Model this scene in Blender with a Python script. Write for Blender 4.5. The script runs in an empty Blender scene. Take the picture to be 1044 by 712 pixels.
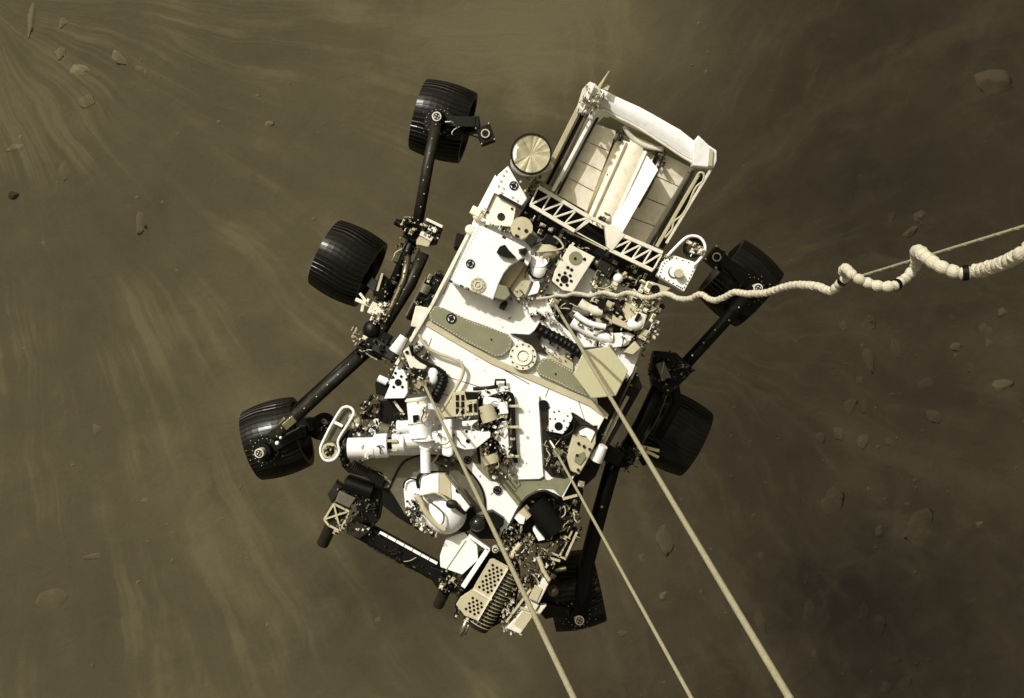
import bpy, bmesh, math, random
from mathutils import Vector, Matrix, Quaternion, noise
R = math.radians
random.seed(7)
scene = bpy.context.scene
COL = scene.collection

# ------------------------------------------------------------------ camera
CH = 6.0                     # camera height above the rover deck (deck top is z = 0)
FPX = 1020.0                 # focal length in photo pixels
cam_d = bpy.data.cameras.new('camera')
cam = bpy.data.objects.new('camera', cam_d); COL.objects.link(cam)
cam.location = (0, 0, CH)
cam.rotation_euler = (0, 0, 0)
cam_d.sensor_fit = 'HORIZONTAL'; cam_d.sensor_width = 36
cam_d.lens = 36 * FPX / 1044.0
cam_d.clip_start = 0.05; cam_d.clip_end = 2000
scene.camera = cam

# ------------------------------------------------------------------ light
SUN_EL, SUN_AZ = 46.0, 127.0          # azimuth measured from +x, counter clockwise: light comes from the upper left
world = bpy.data.worlds.new('World'); scene.world = world; world.use_nodes = True
nt = world.node_tree; nt.nodes.clear()
sky = nt.nodes.new('ShaderNodeTexSky'); sky.sky_type = 'NISHITA'; sky.sun_disc = False
sky.sun_elevation = R(SUN_EL); sky.sun_rotation = R(90 - SUN_AZ)
sky.dust_density = 6.0; sky.air_density = 1.0; sky.ozone_density = 0.5
bw = nt.nodes.new('ShaderNodeRGBToBW')
tint = nt.nodes.new('ShaderNodeMix'); tint.data_type = 'RGBA'; tint.blend_type = 'MULTIPLY'
tint.inputs[0].default_value = 1.0
tint.inputs[7].default_value = (1.0, 0.90, 0.66, 1)     # dusty butterscotch sky
bg = nt.nodes.new('ShaderNodeBackground'); bg.inputs[1].default_value = 0.15
wo = nt.nodes.new('ShaderNodeOutputWorld')
nt.links.new(sky.outputs[0], bw.inputs[0]); nt.links.new(bw.outputs[0], tint.inputs[6])
nt.links.new(tint.outputs[2], bg.inputs[0]); nt.links.new(bg.outputs[0], wo.inputs[0])
sun_d = bpy.data.lights.new('sun', 'SUN'); sun_d.energy = 4.1; sun_d.angle = R(0.5)
sun_d.color = (1.0, 0.985, 0.95)
sun = bpy.data.objects.new('sun', sun_d); COL.objects.link(sun)
sdir = Vector((math.cos(R(SUN_EL)) * math.cos(R(SUN_AZ)), math.cos(R(SUN_EL)) * math.sin(R(SUN_AZ)), math.sin(R(SUN_EL))))
sun.rotation_euler = sdir.to_track_quat('Z', 'Y').to_euler()
sun.location = sdir * 30
vs = scene.view_settings
vs.view_transform = 'Standard'; vs.look = 'None'; vs.gamma = 1; vs.exposure = -0.10
vs.use_curve_mapping = False

# ------------------------------------------------------------------ pixel readings -> metres
def P(px, py, z=0.0):
    k = (CH - z) / FPX
    return Vector(((px - 522) * k, -(py - 356) * k, z))
class Crop:
    def __init__(s, x, y, k): s.x, s.y, s.k = x, y, k
    def __call__(s, *a):
        if len(a) == 2: return (s.x + a[0] / s.k, s.y + a[1] / s.k)
        return [s(*p) for p in a[0]]
K1 = Crop(480, 60, 3.56); K2 = Crop(400, 190, 4.745); K3 = Crop(560, 220, 4.745); K4 = Crop(400, 320, 4.015)
K5 = Crop(320, 380, 5.083); K6 = Crop(440, 380, 5.083); K7 = Crop(310, 470, 4.45); K8 = Crop(440, 510, 4.745)
K9 = Crop(300, 60, 2.637); K10 = Crop(230, 320, 3.955); K11 = Crop(630, 220, 2.545); K12 = Crop(820, 200, 4.66)
K13 = Crop(540, 420, 2.966)
F1 = Crop(480, 160, 8.683); F2 = Crop(500, 230, 8.683); F3 = Crop(560, 280, 8.683); F4 = Crop(380, 340, 8.683)
F5 = Crop(320, 400, 8.683); F6 = Crop(430, 390, 8.683); F7 = Crop(390, 460, 8.683); F8 = Crop(480, 490, 8.683)
F9 = Crop(400, 170, 8.683); F10 = Crop(350, 200, 4.747)
PX = CH / FPX                         # one photo pixel at deck height, in metres
AU = Vector((math.cos(R(-28)), math.sin(R(-28)), 0))     # across the rover
AV = Vector((math.sin(R(28)), math.cos(R(28)), 0))       # towards its rear
ROT = R(-28)

# ------------------------------------------------------------------ materials
def mat(name, col, rough=0.6, metal=0.0, spec=0.5, var=0.12, scale=9.0, bump=0.15, bscale=40.0, coat=0.0, dust=0.0):
    m = bpy.data.materials.new(name); m.use_nodes = True
    t = m.node_tree; b = t.nodes['Principled BSDF']
    b.inputs['Roughness'].default_value = rough; b.inputs['Metallic'].default_value = metal; b.inputs['Specular IOR Level'].default_value = spec
    tc = t.nodes.new('ShaderNodeTexCoord')
    geo = t.nodes.new('ShaderNodeNewGeometry')
    n = t.nodes.new('ShaderNodeTexNoise'); n.inputs['Scale'].default_value = scale; n.inputs['Detail'].default_value = 6
    n.inputs['Roughness'].default_value = 0.65
    t.links.new(geo.outputs['Position'], n.inputs['Vector'])
    r = t.nodes.new('ShaderNodeValToRGB')
    r.color_ramp.elements[0].position = 0.3; r.color_ramp.elements[1].position = 0.7
    c0 = [c * (1 - var) for c in col]; c1 = [min(1, c * (1 + var * 0.6)) for c in col]
    r.color_ramp.elements[0].color = (*c0, 1); r.color_ramp.elements[1].color = (*c1, 1)
    t.links.new(n.outputs['Fac'], r.inputs[0])
    last = r.outputs[0]
    if dust > 0:
        n2 = t.nodes.new('ShaderNodeTexNoise'); n2.inputs['Scale'].default_value = 22; n2.inputs['Detail'].default_value = 8
        t.links.new(geo.outputs['Position'], n2.inputs['Vector'])
        r2 = t.nodes.new('ShaderNodeValToRGB'); r2.color_ramp.elements[0].position = 0.52; r2.color_ramp.elements[1].position = 0.75
        r2.color_ramp.elements[1].color = (dust, dust, dust, 1)
        t.links.new(n2.outputs['Fac'], r2.inputs[0])
        mx = t.nodes.new('ShaderNodeMix'); mx.data_type = 'RGBA'
        mx.inputs[7].default_value = (0.30, 0.25, 0.15, 1)
        t.links.new(r2.outputs[0], mx.inputs[0]); t.links.new(last, mx.inputs[6]); last = mx.outputs[2]
    t.links.new(last, b.inputs['Base Color'])
    bn = t.nodes.new('ShaderNodeTexNoise'); bn.inputs['Scale'].default_value = bscale; bn.inputs['Detail'].default_value = 4
    t.links.new(geo.outputs['Position'], bn.inputs['Vector'])
    bp = t.nodes.new('ShaderNodeBump'); bp.inputs['Strength'].default_value = bump; bp.inputs['Distance'].default_value = 0.004
    t.links.new(bn.outputs['Fac'], bp.inputs['Height']); t.links.new(bp.outputs[0], b.inputs['Normal'])
    return m
M = {
 'white': mat('white_paint', (0.72, 0.715, 0.71), 0.5, var=0.05, dust=0.22),
 'offwhite': mat('off_white_paint', (0.58, 0.55, 0.46), 0.6, var=0.12, dust=0.35),
 'tan': mat('tan_coating', (0.40, 0.36, 0.235), 0.65, var=0.14, dust=0.3),
 'hex': mat('pale_olive_plate', (0.385, 0.365, 0.225), 0.6, var=0.05, bump=0.05),
 'olive': mat('grey_green_coating', (0.158, 0.154, 0.090), 0.7, var=0.12, dust=0.2, bump=0.3),
 'grey': mat('grey_anodised', (0.085, 0.076, 0.048), 0.5, var=0.3, dust=0.2),
 'dark': mat('dark_anodised', (0.013, 0.0115, 0.0075), 0.45, spec=0.2, var=0.5, dust=0.06),
 'black': mat('black_anodised', (0.0035, 0.0032, 0.002), 0.42, spec=0.16, var=0.4),
 'gloss': mat('glossy_black', (0.012, 0.011, 0.008), 0.12, var=0.2, bump=0.0),
 'metal': mat('bare_metal', (0.42, 0.385, 0.28), 0.38, metal=0.9, var=0.25, scale=30),
 'dmetal': mat('dark_metal', (0.16, 0.14, 0.09), 0.35, metal=0.8, var=0.35, scale=30),
 'wheel': mat('black_wheel_metal', (0.0035, 0.0031, 0.002), 0.26, spec=0.22, var=0.4, scale=14, bump=0.05),
 'panel': mat('insulation_panel', (0.80, 0.74, 0.60), 0.6, var=0.08, scale=16, dust=0.35, bump=0.25),
 'cable': mat('white_cable_wrap', (0.46, 0.425, 0.325), 0.7, var=0.22, scale=90, bump=0.35, bscale=420),
 'rope': mat('woven_bridle', (0.27, 0.245, 0.155), 0.8, var=0.15, scale=60, bump=0.5, bscale=400),
 'dish': mat('brushed_metal', (0.42, 0.385, 0.26), 0.38, metal=0.75, var=0.3, scale=25),
}

# ------------------------------------------------------------------ mesh builder
ORIG = {}
def tagp(o, label=None, cat=None, group=None, kind=None):
    if label: o['label'] = label
    if cat: o['category'] = cat
    if group: o['group'] = group
    if kind: o['kind'] = kind
    return o
class MB:
    def __init__(s): s.v = []; s.f = []; s.sm = []
    def pieces(s):
        # connected pieces of the mesh; pieces whose boxes touch stay together
        par = list(range(len(s.v)))
        def find(i):
            while par[i] != i: par[i] = par[par[i]]; i = par[i]
            return i
        for f in s.f:
            a = find(f[0])
            for i in f[1:]: par[find(i)] = a
        comp = {}
        for i in range(len(s.v)): comp.setdefault(find(i), []).append(i)
        items = []
        for c in comp.values():
            items.append([[min(s.v[i][k] for i in c) - 0.004 for k in range(3)], [max(s.v[i][k] for i in c) + 0.004 for k in range(3)], c])
        merged = True
        while merged and len(items) > 1 and len(items) < 400:
            merged = False; out = []
            for it in items:
                for o in out:
                    if all(it[0][k] <= o[1][k] and o[0][k] <= it[1][k] for k in range(3)):
                        o[0] = [min(a, b) for a, b in zip(o[0], it[0])]; o[1] = [max(a, b) for a, b in zip(o[1], it[1])]; o[2] += it[2]; merged = True; break
                else: out.append(it)
            items = out
        if len(items) < 2: return [s]
        res = []
        for it in items:
            m = MB(); idx = {v: k for k, v in enumerate(sorted(it[2]))}; m.v = [s.v[i] for i in sorted(it[2])]
            for f, q in zip(s.f, s.sm):
                if f[0] in idx: m.f.append([idx[i] for i in f]); m.sm.append(q)
            res.append(m)
        res.sort(key=lambda m: -len(m.v))
        return res
    def add(s, vs_, fs, smooth=False):
        n = len(s.v); s.v += [Vector(v) for v in vs_]
        for f in fs: s.f.append([i + n for i in f]); s.sm.append(smooth)
    def slab(s, top, th=0.02, normal=None):
        """top: list of 3-D points, extruded down (or along -normal) by th"""
        n = len(top); d = Vector((0, 0, -th)) if normal is None else -normal.normalized() * th
        a = sum((top[i].x * top[(i + 1) % n].y - top[(i + 1) % n].x * top[i].y) for i in range(n))
        if a < 0: top = list(reversed(top))
        vs_ = list(top) + [p + d for p in top]
        fs = [list(range(n)), list(range(2 * n - 1, n - 1, -1))]
        for i in range(n): j = (i + 1) % n; fs.append([i, i + n, j + n, j])
        s.add(vs_, fs)
    def prism(s, pts, z1, z0):
        s.slab([P(x, y, z1) for x, y in pts], z1 - z0)
    def box(s, c, size, rot=ROT, q=None):
        c = Vector(c); hx, hy, hz = [a / 2 for a in size]
        m = q.to_matrix() if q else Matrix.Rotation(rot, 3, 'Z')
        vs_ = [c + m @ Vector((x * hx, y * hy, z * hz)) for z in (-1, 1) for y in (-1, 1) for x in (-1, 1)]
        s.add(vs_, [[0, 2, 3, 1], [4, 5, 7, 6], [0, 1, 5, 4], [1, 3, 7, 5], [3, 2, 6, 7], [2, 0, 4, 6]])
    def bar(s, a, b, w, h, up=(0, 0, 1)):
        a = Vector(a); b = Vector(b); d = (b - a).normalized(); u = Vector(up)
        sd = d.cross(u)
        if sd.length < 1e-4: sd = d.cross(Vector((1, 0, 0)))
        sd.normalize(); u = sd.cross(d).normalized()
        o = [sd * w / 2 * i + u * h / 2 * j for i, j in ((-1, -1), (1, -1), (1, 1), (-1, 1))]
        vs_ = [a + x for x in o] + [b + x for x in o]
        s.add(vs_, [[0, 1, 2, 3], [7, 6, 5, 4], [0, 4, 5, 1], [1, 5, 6, 2], [2, 6, 7, 3], [3, 7, 4, 0]])
    def cyl(s, a, b, r0, r1=None, n=16, caps=True):
        if r1 is None: r1 = r0
        a = Vector(a); b = Vector(b); d = (b - a).normalized()
        t = d.cross(Vector((0, 0, 1)));
        if t.length < 1e-3: t = d.cross(Vector((1, 0, 0)))
        t.normalize(); w = d.cross(t)
        ra = [a + (t * math.cos(2 * math.pi * i / n) + w * math.sin(2 * math.pi * i / n)) * r0 for i in range(n)]
        rb = [b + (t * math.cos(2 * math.pi * i / n) + w * math.sin(2 * math.pi * i / n)) * r1 for i in range(n)]
        s.add(ra + rb, [[i, (i + 1) % n, (i + 1) % n + n, i + n] for i in range(n)], True)
        if caps:
            s.add(ra, [list(range(n - 1, -1, -1))]); s.add(rb, [list(range(n))])
    def disc(s, px, py, z, rpx, h=0.004, n=20):
        c = P(px, py, z); r = rpx * (CH - z) / FPX
        s.cyl(c - Vector((0, 0, h)), c, r, n=n)
    def ringp(s, px, py, z, rpx, wpx, h=0.006, n=24):
        k = (CH - z) / FPX; c = P(px, py, z)
        s.ring(c, Vector((0, 0, 1)), (rpx - wpx) * k, rpx * k, h, n)
    def ring(s, c, ax, r0, r1, h, n=24, a0=0, a1=360):
        ax = ax.normalized(); t = ax.cross(Vector((0.31, 0.2, 0.93)))
        t.normalize(); w = ax.cross(t); full = abs(a1 - a0) >= 360
        m = n if full else n + 1; vs_ = []
        for i in range(m):
            a = R(a0 + (a1 - a0) * i / n); e = t * math.cos(a) + w * math.sin(a)
            vs_ += [c + e * r0, c + e * r1, c + e * r1 - ax * h, c + e * r0 - ax * h]
        fs = []
        for i in range(n):
            j = (i + 1) % m
            for k in range(4):
                l = (k + 1) % 4; fs.append([i * 4 + k, j * 4 + k, j * 4 + l, i * 4 + l][::-1])
        s.add(vs_, fs)
    def tube(s, pts, r, n=8, rad=None, caps=True, smooth=True):
        pts = [Vector(p) for p in pts]; m = len(pts); vs_ = []
        t0 = (pts[1] - pts[0]).normalized(); nn = t0.cross(Vector((0.1, 0.3, 0.95))).normalized()
        for i, p in enumerate(pts):
            t = (pts[min(i + 1, m - 1)] - pts[max(i - 1, 0)]).normalized()
            nn = (nn - t * nn.dot(t)).normalized(); w = t.cross(nn)
            rr = rad[i] if rad else r
            vs_ += [p + (nn * math.cos(2 * math.pi * k / n) + w * math.sin(2 * math.pi * k / n)) * rr for k in range(n)]
        fs = [[i * n + k, i * n + (k + 1) % n, (i + 1) * n + (k + 1) % n, (i + 1) * n + k] for i in range(m - 1) for k in range(n)]
        if caps: fs += [list(range(n))[::-1], [(m - 1) * n + k for k in range(n)]]
        s.add(vs_, fs, smooth)
    def ball(s, c, r, n=16, m=10, sc=(1, 1, 1), half=False):
        c = Vector(c); vs_ = []; fs = []
        top = math.pi / 2 if half else math.pi
        for i in range(m + 1):
            th = top * i / m
            for k in range(n):
                a = 2 * math.pi * k / n
                vs_.append(c + Vector((math.sin(th) * math.cos(a) * r * sc[0], math.sin(th) * math.sin(a) * r * sc[1], math.cos(th) * r * sc[2])))
        for i in range(m):
            for k in range(n):
                fs.append([i * n + k, (i + 1) * n + k, (i + 1) * n + (k + 1) % n, i * n + (k + 1) % n])
        s.add(vs_, fs, True)
    def build(s, name, material, parent=None, bevel=0.0, keep=None):
        if not s.v: return None
        me = bpy.data.meshes.new(name)
        if keep is None:
            lo = [min(v[i] for v in s.v) for i in range(3)]; hi = [max(v[i] for v in s.v) for i in range(3)]
            c = Vector(((lo[0] + hi[0]) / 2, (lo[1] + hi[1]) / 2, lo[2]))
        else: c = Vector(keep)
        me.from_pydata([tuple(v - c) for v in s.v], [], s.f)
        me.validate()
        if len(me.polygons) == len(s.sm):
            for p, q in zip(me.polygons, s.sm): p.use_smooth = q
        me.materials.append(M[material] if isinstance(material, str) else material)
        me.update()
        o = bpy.data.objects.new(name, me); COL.objects.link(o)
        ORIG[o.name] = c
        if parent is not None:
            o.parent = parent; o.location = c - ORIG[parent.name]
        else: o.location = c
        if bevel > 0:
            b = o.modifiers.new('bevel', 'BEVEL'); b.width = bevel; b.segments = 2; b.limit_method = 'ANGLE'; b.angle_limit = R(40)
        return o
def spline(pts, sub=6):
    pts = [Vector(p) for p in pts]; out = []
    for i in range(len(pts) - 1):
        p0 = pts[max(i - 1, 0)]; p1 = pts[i]; p2 = pts[i + 1]; p3 = pts[min(i + 2, len(pts) - 1)]
        for k in range(sub):
            t = k / sub
            out.append(0.5 * ((2 * p1) + (p2 - p0) * t + (2 * p0 - 5 * p1 + 4 * p2 - p3) * t * t + (3 * p1 - p0 - 3 * p2 + p3) * t ** 3))
    out.append(pts[-1]); return out
def inside(x, y, poly):
    c = False; n = len(poly)
    for i in range(n):
        x1, y1 = poly[i]; x2, y2 = poly[i - 1]
        if (y1 > y) != (y2 > y) and x < (x2 - x1) * (y - y1) / (y2 - y1) + x1: c = not c
    return c

# ================================================================== GROUND
GZ = -18.0
def ground_material(gain=1.0, name='martian_soil'):
    m = bpy.data.materials.new(name); m.use_nodes = True
    t = m.node_tree; b = t.nodes['Principled BSDF']; b.inputs['Roughness'].default_value = 0.95
    b.inputs['Specular IOR Level'].default_value = 0.1
    N = t.nodes.new; L = t.links.new
    geo = N('ShaderNodeNewGeometry')
    def mathn(op, a, b_=None, c=None, clamp=False):
        n = N('ShaderNodeMath'); n.operation = op; n.use_clamp = clamp
        for i, v in enumerate((a, b_, c)):
            if v is None: continue
            if isinstance(v, (int, float)): n.inputs[i].default_value = v
            else: L(v, n.inputs[i])
        return n.outputs[0]
    def noise_(vec, scale, detail=5, rough=0.55, dist=0.0):
        n = N('ShaderNodeTexNoise'); n.inputs['Scale'].default_value = scale; n.inputs['Detail'].default_value = detail
        n.inputs['Roughness'].default_value = rough; n.inputs['Distortion'].default_value = dist
        L(vec, n.inputs['Vector']); return n.outputs['Fac']
    def ramp(v, a, b_, lo=0.0, hi=1.0):
        n = N('ShaderNodeMapRange'); n.interpolation_type = 'SMOOTHSTEP'
        n.inputs[1].default_value = a; n.inputs[2].default_value = b_; n.inputs[3].default_value = lo; n.inputs[4].default_value = hi
        L(v, n.inputs[0]); return n.outputs[0]
    sep = N('ShaderNodeSeparateXYZ'); L(geo.outputs['Position'], sep.inputs[0])
    X, Y = sep.outputs[0], sep.outputs[1]
    # wind-scoured dust streaks radiating from the places where the jets hit the soil
    def streaks(cx, cy, freq, rfreq, seed, warp=0.42):
        wn = N('ShaderNodeTexNoise'); wn.inputs['Scale'].default_value = 0.24; wn.inputs['Detail'].default_value = 4
        L(geo.outputs['Position'], wn.inputs['Vector'])
        ws = N('ShaderNodeSeparateColor'); L(wn.outputs['Color'], ws.inputs[0])
        dx = mathn('ADD', mathn('SUBTRACT', X, cx), mathn('MULTIPLY', mathn('SUBTRACT', ws.outputs[0], 0.5), warp * 4))
        dy = mathn('ADD', mathn('SUBTRACT', Y, cy), mathn('MULTIPLY', mathn('SUBTRACT', ws.outputs[1], 0.5), warp * 4))
        ang = mathn('ARCTAN2', dy, dx)
        rad = mathn('SQRT', mathn('ADD', mathn('MULTIPLY', dx, dx), mathn('MULTIPLY', dy, dy)))
        cb = N('ShaderNodeCombineXYZ'); L(mathn('MULTIPLY', ang, freq), cb.inputs[0]); L(mathn('MULTIPLY', rad, rfreq), cb.inputs[1])
        cb.inputs[2].default_value = seed
        return noise_(cb.outputs[0], 1.0, 6, 0.6, 0.3), rad
    g1 = P(-25, -8, GZ); g2 = P(600, 300, GZ); g3 = P(600, -20, GZ)
    s1, r1 = streaks(g1.x, g1.y, 11.0, 0.20, 1.0)
    s2, r2 = streaks(g2.x, g2.y, 5.0, 0.16, 5.0)
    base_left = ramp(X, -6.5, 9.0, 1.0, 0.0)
    big = noise_(geo.outputs['Position'], 0.22, 4, 0.5)
    med = noise_(geo.outputs['Position'], 1.3, 7, 0.62, 0.6)
    fine = noise_(geo.outputs['Position'], 9.0, 8, 0.7)
    gate = ramp(noise_(geo.outputs['Position'], 0.36, 4, 0.55), 0.36, 0.64, 0.3, 1.25)
    st1 = mathn('MULTIPLY', mathn('MULTIPLY', ramp(s1, 0.42, 0.80), gate), ramp(X, -1.0, 4.0, 1.0, 0.2))
    st2 = mathn('MULTIPLY', ramp(s2, 0.45, 0.72), ramp(X, -3.0, 3.0, 0.0, 0.6))
    s3, r3 = streaks(g1.x, g1.y, 30.0, 0.16, 9.0, 0.34)
    s4, r4 = streaks(g2.x, g2.y, 16.0, 0.35, 3.0, 0.8)
    st3 = mathn('MULTIPLY', mathn('MULTIPLY', ramp(s3, 0.47, 0.70), gate), ramp(X, -1.0, 5.0, 0.62, 0.05))
    st4 = mathn('MULTIPLY', ramp(s4, 0.48, 0.74), ramp(X, -2.0, 3.0, 0.0, 0.5))
    st = mathn('ADD', mathn('ADD', st1, st3), mathn('ADD', st2, st4))
    grit = noise_(geo.outputs['Position'], 30.0, 4, 0.8)
    # dust plume haze above painted into soil colour; darker patch towards the lower right
    def blob(px, py, rx, ry):
        c = P(px, py, GZ)
        a = mathn('DIVIDE', mathn('SUBTRACT', X, c.x), rx); e = mathn('DIVIDE', mathn('SUBTRACT', Y, c.y), ry)
        d = mathn('SQRT', mathn('ADD', mathn('MULTIPLY', a, a), mathn('MULTIPLY', e, e)))
        d = mathn('ADD', d, mathn('MULTIPLY', mathn('SUBTRACT', med, 0.5), 0.9))
        return ramp(d, 0.2, 1.0, 1.0, 0.0)
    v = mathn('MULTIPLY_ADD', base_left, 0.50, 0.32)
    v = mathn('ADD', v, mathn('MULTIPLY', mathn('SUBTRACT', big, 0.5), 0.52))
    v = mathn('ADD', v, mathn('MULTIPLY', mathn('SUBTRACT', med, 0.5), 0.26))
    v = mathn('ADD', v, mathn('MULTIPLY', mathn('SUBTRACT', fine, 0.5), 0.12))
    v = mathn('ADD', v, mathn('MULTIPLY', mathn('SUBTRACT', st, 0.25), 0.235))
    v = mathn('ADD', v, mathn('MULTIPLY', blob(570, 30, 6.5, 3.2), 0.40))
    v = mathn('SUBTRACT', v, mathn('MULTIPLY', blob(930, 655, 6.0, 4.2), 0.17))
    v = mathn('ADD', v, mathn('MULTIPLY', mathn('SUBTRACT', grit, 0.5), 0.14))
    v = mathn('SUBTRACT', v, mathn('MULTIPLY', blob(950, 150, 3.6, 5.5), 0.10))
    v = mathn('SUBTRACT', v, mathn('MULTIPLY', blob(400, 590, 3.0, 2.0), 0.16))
    cr = N('ShaderNodeValToRGB'); e = cr.color_ramp.elements
    e[0].position = 0.0; e[0].color = (0.0125, 0.0095, 0.0055, 1)
    e[1].position = 1.0; e[1].color = (0.098, 0.083, 0.042, 1)
    for p_, c_ in ((0.3, (0.030, 0.0235, 0.0125, 1)), (0.55, (0.050, 0.041, 0.0205, 1)), (0.8, (0.071, 0.059, 0.0295, 1))):
        q = e.new(p_); q.color = c_
    L(v, cr.inputs[0])
    gm = N('ShaderNodeMix'); gm.data_type = 'RGBA'; gm.blend_type = 'MULTIPLY'; gm.inputs[0].default_value = 1.0
    gm.inputs[7].default_value = (0.86 * gain, 0.868 * gain, 0.99 * gain, 1)
    L(cr.outputs[0], gm.inputs[6]); L(gm.outputs[2], b.inputs['Base Color'])
    h = mathn('ADD', mathn('MULTIPLY', st, 0.15), mathn('ADD', mathn('MULTIPLY', med, 0.5), mathn('MULTIPLY', fine, 0.22)))
    bp = N('ShaderNodeBump'); bp.inputs['Strength'].default_value = 0.4; bp.inputs['Distance'].default_value = 0.13
    L(h, bp.inputs['Height']); L(bp.outputs[0], b.inputs['Normal'])
    return m
def gh(x, y):
    return 0.16 * noise.noise(Vector((x * 0.13, y * 0.13, 3.1))) + 0.05 * noise.noise(Vector((x * 0.45, y * 0.45, 9.1)))
def build_ground():
    b = MB(); xs = []; t = -400.0
    inner = [i * 0.4 for i in range(-60, 61)]
    outer = [24 * 1.35 ** k for k in range(1, 11)]
    xs = [-o for o in reversed(outer)] + inner + outer
    n = len(xs)
    vs_ = [(x, y, GZ + gh(x, y) * (1 if max(abs(x), abs(y)) < 30 else 6)) for y in xs for x in xs]
    fs = [[j * n + i, j * n + i + 1, (j + 1) * n + i + 1, (j + 1) * n + i] for j in range(n - 1) for i in range(n - 1)]
    b.add(vs_, fs, True)
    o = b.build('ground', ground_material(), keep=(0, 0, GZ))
    tagp(o, kind='structure'); return o
build_ground()

# ================================================================== ROCKS
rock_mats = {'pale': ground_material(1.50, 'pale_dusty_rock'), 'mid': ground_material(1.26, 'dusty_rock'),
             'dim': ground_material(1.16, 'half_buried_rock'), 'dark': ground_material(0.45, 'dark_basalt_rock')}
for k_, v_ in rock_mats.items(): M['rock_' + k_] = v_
def rock(px, py, wpx, hpx, kind, rot=0, flat=0.45, label=None, group=None, sub=2):
    bm = bmesh.new(); bmesh.ops.create_icosphere(bm, subdivisions=sub, radius=1)
    sd = random.uniform(0, 99); k = (CH - GZ) / FPX
    c = P(px, py, GZ); c.z += gh(c.x, c.y)
    planes = [(Vector((math.cos(q), math.sin(q), random.uniform(0.1, 0.9))).normalized(), random.uniform(0.45, 0.85)) for q in [random.uniform(0, 6.28) for _ in range(6)]]
    for v in bm.verts:
        d = 1 + 0.5 * noise.noise(v.co * 1.1 + Vector((sd, 0, 0))) + 0.20 * noise.noise(v.co * 2.7 + Vector((0, sd, 0)))
        v.co = v.co * d
        for (pn, pd) in planes:
            ex = v.co.dot(pn) - pd
            if ex > 0: v.co -= pn * ex * 0.9
        v.co = Vector((v.co.x * wpx * k / 2, v.co.y * hpx * k / 2, v.co.z * min(wpx, hpx) * k / 2 * flat))
    me = bpy.data.meshes.new('rock'); bm.to_mesh(me); bm.free()
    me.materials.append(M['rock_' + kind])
    for p in me.polygons: p.use_smooth = (sub > 2)
    o = bpy.data.objects.new('rock', me); COL.objects.link(o)
    o.location = c; o.rotation_euler = (0, 0, R(rot))
    tagp(o, label, 'rock', group); return o
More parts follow.
